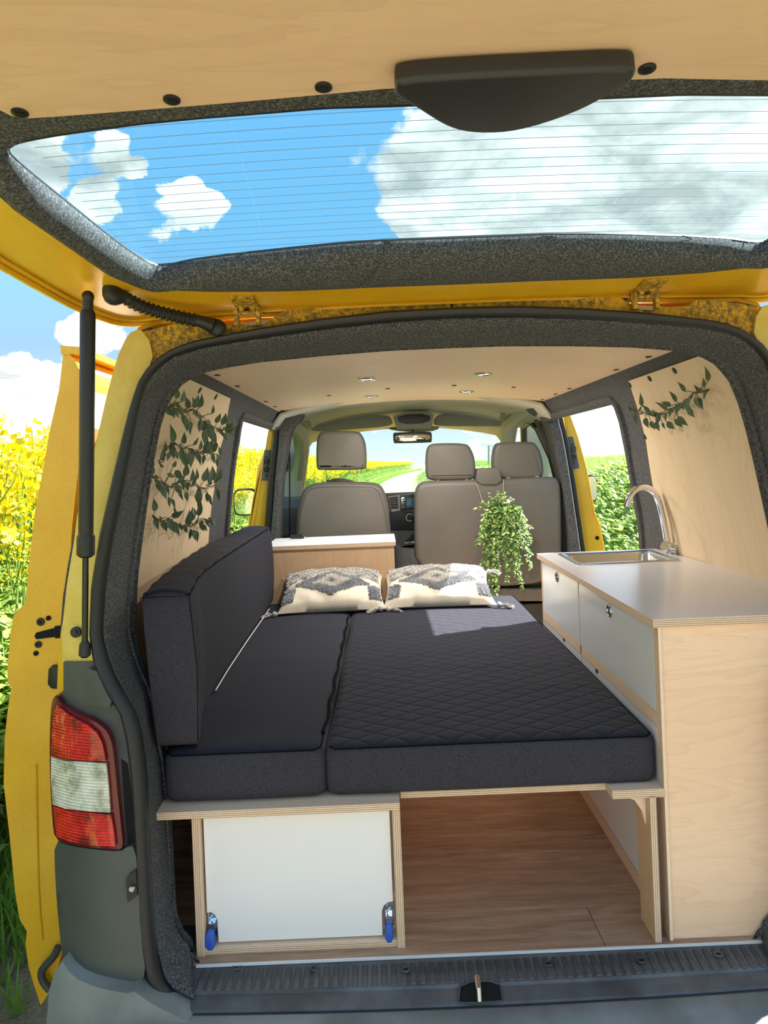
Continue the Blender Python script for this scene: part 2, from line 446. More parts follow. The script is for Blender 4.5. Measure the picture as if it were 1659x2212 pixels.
def planks(t, b):
    oi = t.n('ShaderNodeObjectInfo').outputs['Random']
    co = objco(t); off = t.n('ShaderNodeVectorMath', {0: co, 1: t.n('ShaderNodeCombineXYZ', {0: t.m('MULTIPLY', oi, 37.0), 1: t.m('MULTIPLY', oi, 11.0), 2: oi}).outputs[0]}, operation='ADD').outputs[0]
    g = noise(t, mapping(t, off, (1.6,14,14)), 2.2, 8, .65, .8); g2 = noise(t, mapping(t, off, (6,90,90)), 3, 3, .6)
    c = t.ramp(g, [(.28,(.19,.105,.065)),(.42,(.36,.225,.145)),(.56,(.48,.32,.215)),(.72,(.60,.43,.31))])
    c = t.mix(t.m('MULTIPLY', t.mr(g2, .4, .7), .35), c, (.12,.07,.045)); c = t.mix(t.m('MULTIPLY', oi, .35), c, (.33,.235,.165))
    lk(t, c, b.inputs['Base Color']); bump(t, b, g2, .15, .001)
mat('plank_wood', rough=.42, fn=planks)
def leafmat(g1, g2, pale, k=.5, sc=60, tr=0):
    def f(t, b):
        co = objco(t); oi = t.n('ShaderNodeObjectInfo').outputs['Random']
        n = noise(t, co, sc, 3, .6); c = t.mix(oi, g1, g2); lk(t, t.mix(t.m('MULTIPLY', t.mr(n, .55, .68), k), c, pale), b.inputs['Base Color'])
        if tr:
            cc = b.inputs['Base Color'].links[0].from_socket
            tb = t.n('ShaderNodeBsdfTranslucent', {'Color': cc}); out = [n_ for n_ in t.t.nodes if n_.type == 'OUTPUT_MATERIAL'][0]
            mx = t.n('ShaderNodeMixShader', {0: tr, 1: b.outputs[0], 2: tb.outputs[0]}); lk(t, mx.outputs[0], out.inputs[0])
    return f
mat('vine_leaf', rough=.4, fn=leafmat((.040,.095,.045),(.085,.150,.090),(.50,.56,.42), .9, 45))
mat('vine_stem', (.10,.10,.045), .6)
mat('basket_leaf', rough=.45, fn=leafmat((.09,.20,.035),(.09,.20,.035),(.42,.55,.16), .8, 70))
mat('basket_leaf_pale', (.42,.58,.18), .45); mat('basket_stem', (.10,.13,.05), .6); mat('jute', (.42,.33,.22), .8)
mat('petal_white', (.85,.84,.78), .6)
mat('cream_cloth', rough=.9, fn=mottled((.60,.54,.43),(.67,.61,.50), 30, 3, .3, .7, .3, 400, .001))
mat('tuft_grey', (.36,.37,.40), .95); mat('tuft_cream', (.66,.63,.58), .95); mat('tassel_yarn', rough=.9, fn=mottled((.22,.22,.23),(.55,.53,.50), 160, 3, .4, .6))
def emat(name, col, st):
    m = mat(name, col, .4); b = m.node_tree.nodes['Principled BSDF']; b.inputs['Emission Color'].default_value = (*col, 1); b.inputs['Emission Strength'].default_value = st
emat('led', (1, .93, .80), 1.0)
def lens(c1, c2, c3):
    def f(t, b):
        co = objco(t); sp = t.n('ShaderNodeSeparateXYZ', {0: co})
        w = t.m('ABSOLUTE', t.m('SUBTRACT', t.m('FRACT', t.m('DIVIDE', sp.outputs[2], .0062)), .5)); w2 = t.m('ABSOLUTE', t.m('SUBTRACT', t.m('FRACT', t.m('DIVIDE', t.m('ADD', sp.outputs[0], t.m('MULTIPLY', sp.outputs[2], .35)), .006)), .5))
        n = noise(t, co, 22, 3, .6)
        c = t.ramp(n, [(.34, c1), (.5, c2), (.62, c3)]); lk(t, t.mix(t.m('MULTIPLY', t.mr(w, .1, .4), .45), c, c1), b.inputs['Base Color'])
        bump(t, b, t.m('ADD', w, t.m('MULTIPLY', w2, .7)), .8, .004); b.inputs['Coat Weight'].default_value = 1; b.inputs['Coat Roughness'].default_value = .03
    return f
mat('lens_red', rough=.25, fn=lens((.22,.004,.004),(.72,.012,.010),(.95,.03,.02)))
mat('lens_clear', rough=.2, fn=lens((.32,.34,.24),(.82,.83,.72),(.97,.97,.92)))
mat('lens_dark', (.13,.008,.016), .12)
def dirt(t, b):
    co = objco(t); sp = t.n('ShaderNodeSeparateXYZ', {0: co}); n = noise(t, co, 3.5, 8, .65); n2 = noise(t, co, 60, 5, .7)
    d = t.ramp(n2, [(.3,(.20,.15,.105)),(.5,(.32,.255,.18)),(.7,(.46,.385,.30))]); g = t.mix(n2, (.21,.21,.09), (.38,.36,.17))
    cx = t.m('SUBTRACT', sp.outputs[0], t.m('MULTIPLY', t.m('POWER', t.m('MAXIMUM', t.m('SUBTRACT', sp.outputs[1], 12.0), 0.0), 2.0), .00045))
    e = t.m('ABSOLUTE', t.m('ADD', cx, .15)); k = t.mr(t.m('ADD', e, t.m('MULTIPLY', t.m('SUBTRACT', n, .5), 1.6)), 1.3, 1.65)
    lk(t, t.mix(k, d, g), b.inputs['Base Color']); bump(t, b, n2, .8, .04)
mat('earth', rough=.95, fn=dirt)
mat('grass_blade', rough=.6, fn=leafmat((.20,.38,.05),(.32,.52,.09),(.48,.62,.18), .6, 8, .45))
mat('rape_stem', rough=.6, fn=leafmat((.16,.30,.05),(.24,.40,.09),(.40,.52,.18), .5, 20, .3))
mat('rape_flower', (.95,.80,.004), .6, fn=leafmat((.66,.52,.003),(.78,.66,.004),(.85,.80,.02), .3, 20, .30))
mat('weed_leaf', rough=.5, fn=leafmat((.22,.36,.06),(.34,.48,.10),(.54,.62,.22), .7, 15, .40))
mat('mirror_glass', (.8,.8,.8), .03, 1)
# ============================================================ ground and land around
def land(x, y):
    c = .00045*max(0, y-12)**2; x = x-c
    def ss(a, b, v): t = min(1, max(0, (v-a)/(b-a))); return t*t*(3-2*t)
    return -.6+.42*ss(1.45, 2.3, -x)+1.35*ss(1.35, 4.2, x)+.10*ss(3.3, 9, x)
def gnd():
    b = MB(); xs = [-60,-40,-25,-15,-10,-7,-5]+[-4.5+.25*i for i in range(38)]+[5.5,7,10,15,25,40,70]
    ys = [-90,-50,-28,-16,-10,-7,-5]+[-3+.4*i for i in range(40)]+[14,16,19,23,28,34,42,52,65,80,100,125,160,200,260,340,450]
    rows = [[(x+.00045*max(0, y-12)**2, y, land(x+.00045*max(0, y-12)**2, y)) for x in xs] for y in ys]
    b.loft(rows, closed=False); o = b.obj('ground', MATS['earth'], smooth=60); tag(o, kind='structure')
gnd()
# ============================================================ floor of planks
fl = thing('floor', None, None); fl['kind'] = 'structure'
b = MB(); b.box((-.86, .0, -.03), (.86, 3.6, -.006)); b.obj('floor_board', MATS['dark_plastic'], fl, smooth=0)
PW = .1905; rr = random.Random(3)
edges = [-.005, .142, .34]+[.34+PW*i for i in range(1, 12)]
for i, (y0, y1) in enumerate(zip(edges, edges[1:])):
    joint = {0: .275, 1: -.45, 2: .62, 3: -.2, 4: .5, 5: .27}.get(i, rr.uniform(-.6, .6))
    segs = [(-.85, joint), (joint, .85)]
    if i == 0: segs = [(-.62, joint), (joint, .84)]
    for (x0, x1) in segs:
        cx, cyy = (x0+x1)/2, (y0+y1)/2; hx, hy = (x1-x0)/2-.0006, (y1-y0)/2-.0006
        p = MB().box((-hx, -hy, -.006), (hx, hy, 0)); o = p.obj('plank', MATS['plank_wood'], None, smooth=0); o.parent = fl; o.location = (cx, cyy, 0)
        bv = o.modifiers.new('bevel', 'BEVEL'); bv.width = .0008; bv.segments = 1
o = MB().box((-.60, -.009, -.004), (.86, -.005, .001)).obj('edge_strip', MATS['white_cord'], fl, smooth=0)
# ============================================================ side walls
LO = [(480,1300),(487,1161),(492,1096),(498,1031),(503,990),(509,955),(513,925),(517,906),(522,898),(530,899)]   # left doorway: rear edge going up
RO = [(1393,1300),(1390,1187),(1387,1140),(1371,1046),(1359,975),(1346,909),(1334,874),(1323,862),(1312,864)]
def doorway(pxs, side):
    P = [on_wall(u, v) for u, v in pxs]; yz = [(p.y, p.z) for p in P]
    top = yz[-1][1]; rear = yz[0][0]
    out = [(rear+.02, .06)]+yz+[(2.50, top+.0), (2.58, top-.04), (2.60, 1.0), (2.60, .06)]
    return out
for side, pxs, nm in ((-1, LO, 'wall_left'), (1, RO, 'wall_right')):
    hole = doorway(pxs, side)
    outer = [(.10, 0.0), (2.62, 0.0), (2.62, 1.34), (.10, 1.34)]
    w = MB(); w.patch(outer, lambda y, z: (side*prof(z), y, z), (side*.035, 0, 0), step=.07, holes=[hole])
    o = w.obj(nm, MATS['felt'], smooth=50); tag(o, kind='structure')
    # doorway lining: felt lip then rubber
    lip = [V((side*(prof(z)+.005), min(y, 2.38), z)) for y, z in hole[:-3]]
    o2 = MB().tube(lip, .022, 8, caps=True).obj('doorway_lip', MATS['felt'], None); o2.parent = o
    lip = [V((side*(prof(z)+.045), y+(.012 if y < 2 else .02), z-(.0 if z < 1.2 else .012))) for y, z in hole[:-4]]
    o3 = MB().tube(lip, .014, 8).obj('doorway_seal', MATS['rubber'], None); o3.parent = o
    # plywood lining
    if side < 0: E = [(497,861),(485,934),(472,977),(464,1042),(457,1085),(449,1177)]
    else: E = [(1359,823),(1378,881),(1396,950),(1412,1053),(1436,1172)]
    EP = [on_wall(u, v, .008) for u, v in E]; EP = [(p.y, p.z) for p in EP]
    poly = [(.07, .20), (EP[-1][0]+.05, .20)]+EP[::-1]+[(.07, EP[0][1]+.004)]
    w = MB(); w.patch(poly, lambda y, z: (side*(prof(z)-.010), y, z), (side*.009, 0, 0), step=.06)
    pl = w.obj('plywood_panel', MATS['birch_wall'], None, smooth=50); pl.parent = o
    S = [(434,838),(468,853)] if side < 0 else [(1531,769),(1454,795),(1402,815),(1361,831),(1393,943)]
    for (u, v) in S:
        p = on_wall(u, v, .010); p.z = min(p.z, EP[0][1]-.012)
        z = p.z; dx = prof(z+.01)-prof(z-.01); nrm = V((-side*.02, 0, dx)).normalized(); nrm = V((-side, 0, dx/-.02*-1)).normalized()
        p.x = side*(prof(z)-.010)
        s_ = MB().disc(p, nrm, .0105, .003, 14).obj('screw_cap', MATS['black'], None); s_.parent = o
# ============================================================ ceiling
b = MB(); b.patch([(-.668,.02),(.668,.02),(.668,2.34),(.60,2.30),(.3,2.31),(-.3,2.31),(-.55,2.22),(-.668,2.16)], lambda x, y: (x, y, ceil_z(x)), (0, 0, .009), step=.08)
ce = b.obj('ceiling', MATS['birch'], smooth=50); tag(ce, kind='structure')
for (u, v) in [(454,812),(503,835),(566,868),(586,879),(598,888),(710,854),(837,839),(981,832),(1110,836),(1218,862),(1239,851),(1270,839),(1366,799),(1440,771),(1486,753)]:
    p = on_ceil(u, v); p.x = max(-.645, min(.645, p.x)); p.z = ceil_z(p.x)
    s_ = MB().disc(p, (p.x*.2, 0, -1), .0105, .003, 14).obj('screw_cap', MATS['black'], None); s_.parent = ce
for k, (u, v) in enumerate([(792,818),(802,856),(1044,807),(1008,845)]):
    p = on_ceil(u, v); p.z = ceil_z(p.x)-.0005
    lab = ['flush round spotlight in the plywood ceiling, rear one on the left', 'flush round spotlight in the plywood ceiling, farther one on the left',
           'flush round spotlight in the plywood ceiling, rear one on the right', 'flush round spotlight in the plywood ceiling, farther one on the right'][k]
    L = thing('ceiling_spotlight', lab, 'spotlight', p, 'flush spotlights in the plywood ceiling')
    MB().torus(p-V((0,0,.002)), (0,0,1), .031, .004, 24, 6).obj('rim', MATS['chrome'], L)
    MB().disc(p, (0,0,-1), .029, .002, 24).obj('diffuser', MATS['led'], L)
    l = bpy.data.lights.new('spotlight_lamp', 'AREA'); l.shape = 'DISK'; l.size = .05; l.energy = 2.2; l.color = (1, .94, .85)
    lo = bpy.data.objects.new('spotlight_lamp', l); C.objects.link(lo); lo.parent = L; lo.location = (0, 0, -.006)
# carpeted side rails closing the roof between wall and ceiling
for side in (-1, 1):
    b = MB(); rings = []
    for y in (.05, .8, 1.6, 2.3, 2.62):
        rings.append([V((side*x, y, z)) for x, z in ((.690,1.318),(.668,1.338),(.655,1.350),(.66,1.372),(.69,1.362),(.712,1.32))])
    b.loft(rings); o = b.obj('trim_1' if side < 0 else 'trim_2', MATS['felt'], smooth=60); tag(o, kind='structure')
# ============================================================ the van body
van = thing('camper_van', 'yellow panel van seen from its open rear, with grey felt lined opening', 'van', (0, 0, -.6))
OUT = [(408,2192),(347,2163),(319,2121),(308,2066),(299,1983),(291,1816),(283,1682),(273,1599),(261,1544),(226,1488),(205,1447),(193,1377),(197,1266),(216,1151),(243,1033),(263,948),(280,881),(297,827),(321,790),(354,762),(405,739),(473,725),(560,708),(700,687),(840,671),(975,664)]
INN = [(430,2165),(383,2149),(358,2121),(342,2066),(334,1983),(324,1816),(319,1682),(310,1599),(297,1544),(266,1488),(244,1447),(222,1377),(229,1266),(246,1168),(267,1066),(287,965),(304,881),(317,830),(338,800),(371,773),(439,752),(560,732),(700,712),(840,697),(975,688)]
CAR = [(416,2068),(416,2052),(385,2019),(374,1983),(369,1872),(363,1761),(358,1682),(351,1627),(333,1571),(319,1474),(299,1433),(284,1363),(286,1322),(291,1239),(300,1168),(314,1066),(327,982),(341,914),(358,864),(388,827),(422,806),(473,793),(560,779),(700,765),(840,754),(975,748)]
def mirror_loop(pts):
    L = [V(p) for p in pts]; return L+[V((-p.x, p.y, p.z)) for p in reversed(L[:-1])]
def rearpt(u, v, off=0): p = at(u, v, lambda q: q.y-(yrear(q.z)+off), .6, 4); return p
def center(L): L[-1].x = 0; return L
lo_ = mirror_loop(center([rearpt(u, v, -.012) for u, v in OUT])); li_ = mirror_loop(center([rearpt(u, v, 0) for u, v in INN]))
lc_ = []
for (u, v) in CAR: lc_.append(aty(u, v, .10 if v < 1700 else .10-.095*min(1, (v-1700)/300)))
for q in lc_[:3]: q.z = max(q.z, .0)
lc_ = mirror_loop(center(lc_))
N = 140
ro, ri, rc = resample(lo_, N), resample(li_, N), resample(lc_, N)
b = MB(); rings = []                      # seal: fat rubber bead between both loops
for a, c in zip(ro, ri):
    m = (a+c)/2; d = (a-c); w = d.length/2; d = d.normalized() if w > 1e-6 else V((0,0,1)); dep = V((0, -1, 0))
    rings.append([m+d*w*cos(t)+dep*(w*.95*sin(t)) for t in [2*pi*k/12 for k in range(12)]])
b.loft(rings); b.obj('door_seal', MATS['rubber'], van)
b = MB(); rings = []
for c, k in zip(ri, rc):
    out = V((0, -1, 0)); w = (k-c).length
    rings.append([c+V((0,.0,0)), c.lerp(k, .22)+out*.022*min(1, w/.07), c.lerp(k, .5)+out*.022*min(1, w/.07), c.lerp(k, .8)+out*.010, k, k+V((0,.03,0))+(k-c)*-.4])
b.loft(rings, closed=False); o = b.obj('felt_surround', MATS['felt'], van, smooth=70)
so_ = o.modifiers.new('solid', 'SOLIDIFY'); so_.thickness = .006; so_.offset = 1
# felt end cap continuing the surround to the side walls (closes the gap behind the frame)
b = MB(); rings = []
for k in rc:
    sx = 1 if k.x > 0 else -1; z = k.z
    tgt = V((sx*min(prof(z)+.0, .88), .12, min(z, 1.36))) if abs(k.x) > .55 or z < 1.2 else V((k.x, .12, 1.355))
    if z > 1.2: t = min(1, max(0, (abs(k.x)-.45)/.15)); tgt = V((k.x, .12, 1.355)).lerp(V((sx*prof(z), .12, z)), t)
    rings.append([k+V((0,.028,0))+(V((k.x,k.y,k.z))-k), tgt+V((0,.0,0))])
b.loft(rings, closed=False); o = b.obj('felt_return', MATS['felt'], van, smooth=70)
so_ = o.modifiers.new('solid', 'SOLIDIFY'); so_.thickness = .006
# rear corner panels, yellow, around both sides of the opening
def corner_panel(name, pxl, m, off, th=.012, step=22, right=True, surf=on_rear):
    fn = lambda u, v: surf(u, v, off)
    r_ = []
    for s in (1, -1) if right else (1,):
        b = MB(); b.patch(pxl, fn, (0, th, 0), step=step)
        if s < 0: b.v = [V((-p.x, p.y, p.z)) for p in b.v]
        r_.append(b.obj(name, m, van, smooth=40))
    return r_
LEFTP = [(205,1440),(134,1436),(133,1357),(136,1341),(144,1266),(159,1174),(167,1112),(185,1050),(209,948),(228,865),(246,796),(256,765),(270,735),(282,718),(297,712),(306,714),
         (322,735),(330,770),(316,810),(298,850),(280,905),(262,975),(245,1050),(228,1120),(215,1180),(206,1260),(202,1340),(203,1400)]
corner_panel('rear_pillar', LEFTP, MATS['yellow_faded'], .004)
corner_panel('pillar_flange', [(136,1350),(139,1362),(138,1495),(130,1500),(123,1492),(127,1400),(132,1362)], MATS['yellow'], .03)
TOPP = [(298,713),(312,716),(354,705),(400,694),(446,690),(470,700),(520,700),(560,706),(582,692),(613,671),(700,662),(850,652),(973,644)]
TB = [(975,676),(840,683),(700,699),(560,720),(473,738),(405,752),(354,775),(325,800),(300,840)]
corner_panel('rain_gutter', TOPP+TB, MATS['yellow_dirty'], .012)
b = MB(); rr_ = []                         # roof skin
for y in (.06, .3, 1.0, 2.0, 3.0, 3.9): rr_.append([V((x, y, z-(.05 if y > 3.8 else 0))) for x, z in ((-.705,1.345),(-.69,1.375),(-.62,1.400),(-.4,1.425),(0,1.435),(.4,1.425),(.62,1.400),(.69,1.375),(.705,1.345))])
b.loft(rr_, closed=False); o = b.obj('roof_skin', MATS['yellow'], van, smooth=60); so_ = o.modifiers.new('solid', 'SOLIDIFY'); so_.thickness = .01
# outer side skin behind the doors' openings
def outx(z): return prof(z)+.042
for s in (-1, 1):
    b = MB(); hole = doorway(LO if s < 0 else RO, s); hole = [(y+(.05 if y < 2.2 else -.03), z) for y, z in hole]
    b.patch([(.13,-.28),(2.7,-.28),(2.7,1.37),(.13,1.37)], lambda y, z: (s*outx(z), y, z), (s*.006, 0, 0), step=.12, holes=[hole]); b.obj('side_panel', MATS['yellow'], van, smooth=50)
    b = MB(); b.patch([(2.62,-.28),(4.9,-.28),(4.7,.45),(4.0,.80),(2.62,.78)], lambda y, z: (s*(outx(z)-max(0, y-4.1)**2*.15), y, z), (s*.02, 0, 0), step=.2); b.obj('cab_side_panel', MATS['yellow'], van, smooth=50)
# B pillars seen through the doorways: yellow outer post, grey flange, lock plate, felt cover
def quad_strip(pxl, Y, th): return [aty(u, v, Y) for u, v in pxl], V((0, th, 0))
for s, yel, edge, plate in ((-1, [(583,921),(592,920),(586,980),(580,1040),(576,1090),(572,1140),(570,1230),(538,1230),(549,1140),(560,1070),(572,995)], [(581,920),(584,921),(573,995),(561,1070),(550,1140),(540,1230),(530,1230),(542,1129),(557,1050),(572,975)],
                              [(571,972),(585,972),(580,1038),(564,1038)]),
                             (1, [(1217,897),(1229,895),(1245,943),(1258,990),(1266,1021),(1282,1109),(1293,1137),(1303,1190),(1312,1240),(1268,1240),(1262,1190),(1250,1110),(1241,1037),(1226,950)], [(1228,895),(1232,896),(1249,943),(1262,990),(1270,1021),(1286,1109),(1297,1134),(1307,1190),(1314,1240),(1309,1240),(1302,1190),(1292,1137),(1281,1109),(1265,1021)],
                              [(1225,944),(1238,943),(1252,1011),(1239,1014)])):
    P, e = quad_strip(yel, 2.50, .10); MB().puff(P, e, .006).obj('door_post', MATS['yellow'], van)
    P, e = quad_strip(edge, 2.50, .12); MB().puff(P, e, .003).obj('post_edge', MATS['yellow'], van)
    P, e = quad_strip(plate, 2.492, .012); lp = MB().puff(P, e, .003).obj('lock_plate', MATS['dash'], van)
    c = sum(P, V())/len(P)
    k = MB(); k.torus(c-V((0,.008,.022)), (0,1,0), .011, .0035, 14, 6); k.disc(c+V((0,0,.045)), (0,-1,0), .005, .006, 8); k.disc(c+V((0,0,-.055)), (0,-1,0), .005, .006, 8)
    k.box(c+V((-.012,-.014,.008)), c+V((.012,.0,.034))); k.obj('lock_fitting', MATS['black_gloss'], lp)
if True:
    p = aty(1290, 1162, 2.498); MB().disc(p, (0,-1,0), .011, .004, 12).obj('drain_plug', MATS['hole'], van)
GP = {-1: ([(593,921),(602,925),(602,942),(594,1024),(587,1126),(583,1175),(583,1240),(563,1240),(568,1163),(572,1133),(579,1040),(587,975)],
           [(602,925),(598,905),(605,890),(655,882),(650,905),(631,919),(622,950),(619,972),(609,1024),(604,1106),(602,1163),(600,1240),(578,1240),(583,1163),(587,1126),(594,1024),(602,950)]),
      1: ([(1204,896),(1215,899),(1226,943),(1243,1037),(1265,1190),(1272,1240),(1262,1240),(1256,1190),(1234,1037),(1218,943)],
          [(1145,878),(1150,872),(1210,866),(1215,893),(1206,902),(1218,943),(1234,1037),(1256,1190),(1262,1240),(1233,1240),(1231,1190),(1229,1147),(1215,1037),(1203,990),(1195,943),(1180,900),(1160,893)])}
for s in (-1, 1):
    P, e = quad_strip(GP[s][0], 2.40, .10); MB().puff(P, e, .005).obj('post_flange', MATS['rubber'], van)
    P = chaikin([aty(u, v, 2.36) for u, v in GP[s][1]], 1); MB().puff(P, V((0, .16, 0)), .012).obj('felt_post', MATS['felt'], van, smooth=50)
# lower felt bulkhead lip each side of floor and back walls below the sill
# tail light
LAMP = [(118,1812),(113,1772),(109,1703),(107,1631),(108,1566),(111,1516),(120,1501),(132,1522),(149,1533),(175,1546),(200,1556),(226,1573),(240,1597),(246,1635),(253,1703),(262,1789),(266,1830),(255,1836),(200,1832),(149,1824)]
RED1 = [(114,1560),(117,1540),(122,1524),(150,1547),(190,1568),(209,1584),(221,1608),(228,1645),(190,1643),(140,1641),(110,1632)]
CLR = [(110,1634),(140,1644),(190,1647),(229,1650),(234,1700),(238,1756),(190,1753),(140,1747),(113,1737),(110,1690)]
RED2 = [(114,1740),(140,1750),(190,1756),(239,1760),(246,1800),(249,1829),(200,1826),(150,1818),(121,1806)]
lamps = []
for s in (1, -1):
    def pm(name, px, off, th, m, par, st=9):
        b = MB(); b.patch(px, lambda u, v: on_rear(u, v, off), (0, th, 0), step=st)
        if s < 0: b.v = [V((-p.x, p.y, p.z)) for p in b.v]
        o = b.obj(name, MATS[m], van, smooth=40)
        if par: o.parent = par
        return o
    tl = pm('tail_light', chaikin(LAMP, 1), -.022, .05, 'lens_dark', None)
    tl['label'] = 'rear lamp with red and clear ribbed lenses'
    pm('red_lens', RED1, -.030, .006, 'lens_red', tl); pm('clear_lens', CLR, -.030, .006, 'lens_clear', tl); pm('red_lens', RED2, -.030, .006, 'lens_red', tl)
BX = [(137,1430),(205,1430),(214,1462),(240,1505),(262,1540),(278,1600),(288,1690),(294,1800),(297,1835),(268,1835),(262,1789),(253,1703),(246,1635),(240,1597),(226,1573),(200,1556),(149,1533),(132,1522),(124,1503),(137,1495)]
corner_panel('lamp_surround', BX, MATS['dark_plastic'], -.004, .03, 12)
corner_panel('lamp_step', [(190,1445),(208,1450),(226,1490),(240,1515),(236,1530),(215,1525),(190,1518),(188,1490)], MATS['dark_plastic'], -.030, .03, 10)
corner_panel('surround_gap', [(262,1640),(275,1650),(282,1700),(289,1790),(291,1830),(276,1830),(270,1760),(265,1690)], MATS['hole'], -.0055, .004, 12)
QP = [(117,1815),(149,1827),(200,1835),(262,1840),(272,1830),(292,1828),(300,1920),(305,2030),(316,2110),(290,2130),(274,2142),(240,2136),(200,2126),(165,2112),(145,2095),(135,2070),(127,2000),(119,1900)]
corner_panel('lower_quarter_panel', chaikin(QP, 1), MATS['quarter_plastic'], -.022, .04, 16)
corner_panel('bump_stop', [(272,1900),(280,1890),(293,1880),(296,1935),(284,1945),(275,1950)], MATS['rubber'], -.030, .02, 12)
p = on_rear(286, 1918, -.032); MB().disc(p, (0,-1,0), .006, .006, 10).obj('striker_screw', MATS['steel'], van)
p = on_rear(165, 1365, -.002); MB().disc(p, (0,-1,0), .0115, .006, 18).disc(p-V((0,.006,0)), (0,-1,0), .005, .003, 12).obj('rubber_bung', MATS['rubber'], van)
# sill and bumper: profile swept across, bowed outwards
def bow(x): return .022*(1-min(1, (x/.75)**2))
PR = [(.0,-.004),(-.058,-.012),(-.062,-.017),(-.097,-.0235),(-.102,-.034),(-.11,-.04)]
xs = [-.70+.05*i for i in range(29)]
def sweep(prf, xs, m, name, extra=lambda x: 0, taper=None):
    b = MB(); rings = []
    for x in xs: rings.append([V((x, y-bow(x)*(1 if y < -.03 else 0)+extra(x), z)) for y, z in prf]+[V((x, y-bow(x)*(1 if y < -.03 else 0)+extra(x), z-.03)) for y, z in reversed(prf)])
    b.loft(rings); return b.obj(name, m, van, smooth=40)
sill = sweep(PR[:5], [x for x in xs if abs(x) <= .70], MATS['sill_plastic'], 'sill_trim')
nr = 62                                     # raised ribs of the tread
for i in range(nr):
    x = -.58+1.22*i/(nr-1)
    if i == 0: rib0 = MB().box((-.0062,-.028,-.002), (.0062,.028,.0035)).obj('tread_rib', MATS['rib_plastic'], None, smooth=0); rib0.parent = sill; rb = rib0; bv = rb.modifiers.new('bevel','BEVEL'); bv.width=.0015; bv.segments=1
    else: rb = inst(rib0, 'tread_rib', (0,0,0)); rb.parent = sill; bv = rb.modifiers.new('bevel','BEVEL'); bv.width=.0015; bv.segments=1
    rb.location = V((x, -.036-bow(x)*.6, -.0095))-V(van['_b']); rb.rotation_euler = (radians(7), 0, 0)
for (u, v) in [(512,2090),(678,2092),(876,2095),(1184,2082),(1385,2075),(1552,2062)]:
    p = atz(u, v, -.005); o = MB().torus(p, (0,.1,1), .008, .003, 14, 6).disc(p-V((0,0,.001)), (0,.1,1), .007, .002, 12, mi=1).obj('screw_recess', [MATS['rib_plastic'], MATS['hole']], van)
for s in (-1, 1):                           # felt corner foot by the sill
    pass
def sill_z(x, y): return lerp_tab([(a, c) for a, c in sorted(PR[:5])], y+bow(x)*(1 if y < -.03 else 0))
def on_sill(u, v, off): return at(u, v, lambda q: q.z-(sill_z(q.x, q.y)+off), 1.2, 1.7, .004)
lt = MB(); P = chaikin([on_sill(u, v, .0012) for u, v in [(996,2122),(1078,2119),(1086,2154),(1084,2166),(993,2170),(990,2158)]], 1); lt.prism(P, (0,0,-.004)); o = lt.obj('latch_pocket', MATS['hole'], van, smooth=0)
rim = [p+V((0,0,.001)) for p in P]; MB().tube(rim+[rim[0]], .0022, 6, caps=False).obj('pocket_rim', MATS['dark_plastic'], van)
p = on_sill(1036, 2162, .0); b = MB(); b.tube([p+V((0,0,.0)), p+V((0,.006,.020)), p+V((0,.030,.026)), p+V((0,.036,.004))], .0055, 10).obj('striker', MATS['steel'], van)
sweep([(-.099,-.028),(-.104,-.0265),(-.110,-.032)], [x*1.02 for x in xs], MATS['rubber'], 'lower_seal')
sweep([(-.107,-.027),(-.112,-.0245),(-.145,-.029),(-.19,-.050),(-.225,-.075),(-.235,-.13),(-.22,-.30),(-.18,-.42)], [-.74+.06*i for i in range(26)], MATS['bumper_plastic'], 'bumper')
BL = [(135,2078),(148,2098),(168,2116),(200,2130),(240,2140),(275,2146),(290,2142),(330,2170),(400,2205),(440,2230),(440,2300),(95,2300),(100,2212),(106,2140),(118,2100)]
corner_panel('bumper_corner', BL, MATS['bumper_plastic'], -.055, .06, 20)
b = MB()
p = atz(1386, 2195, -.05); b.box(p+V((-.011,-.02,-.004)), p+V((.011,.02,.004))).obj('number_plate_clip', MATS['galv'], van)
o = MB(); q = aty(405, 2044, -.0); o.tube([atz(398,2042,.012), atz(412,2042,.014), atz(415,2052,.004)], .0018, 6).obj('wire_bracket', MATS['galv'], van)
# ============================================================ cab
# roof liner from the plywood edge to the windscreen top
b = MB(); rings = []
for y, zc_, w in ((2.14,1.387,.70),(2.5,1.395,.72),(2.9,1.392,.72),(3.15,1.382,.70),(3.36,1.345,.68),(3.46,1.29,.66)):
    rings.append([V((x*w, y+.0-(.10 if y > 3.1 else 0)*abs(x)**2, zc_-.09*abs(x)**2.2-(.05 if abs(x) > .97 else 0))) for x in (-1,-.93,-.8,-.6,-.4,-.2,0,.2,.4,.6,.8,.93,1)])
b.loft(rings, closed=False); o = b.obj('roof_liner', MATS['roof_liner'], van, smooth=60); so_ = o.modifiers.new('s','SOLIDIFY'); so_.thickness = .02; so_.offset = 1
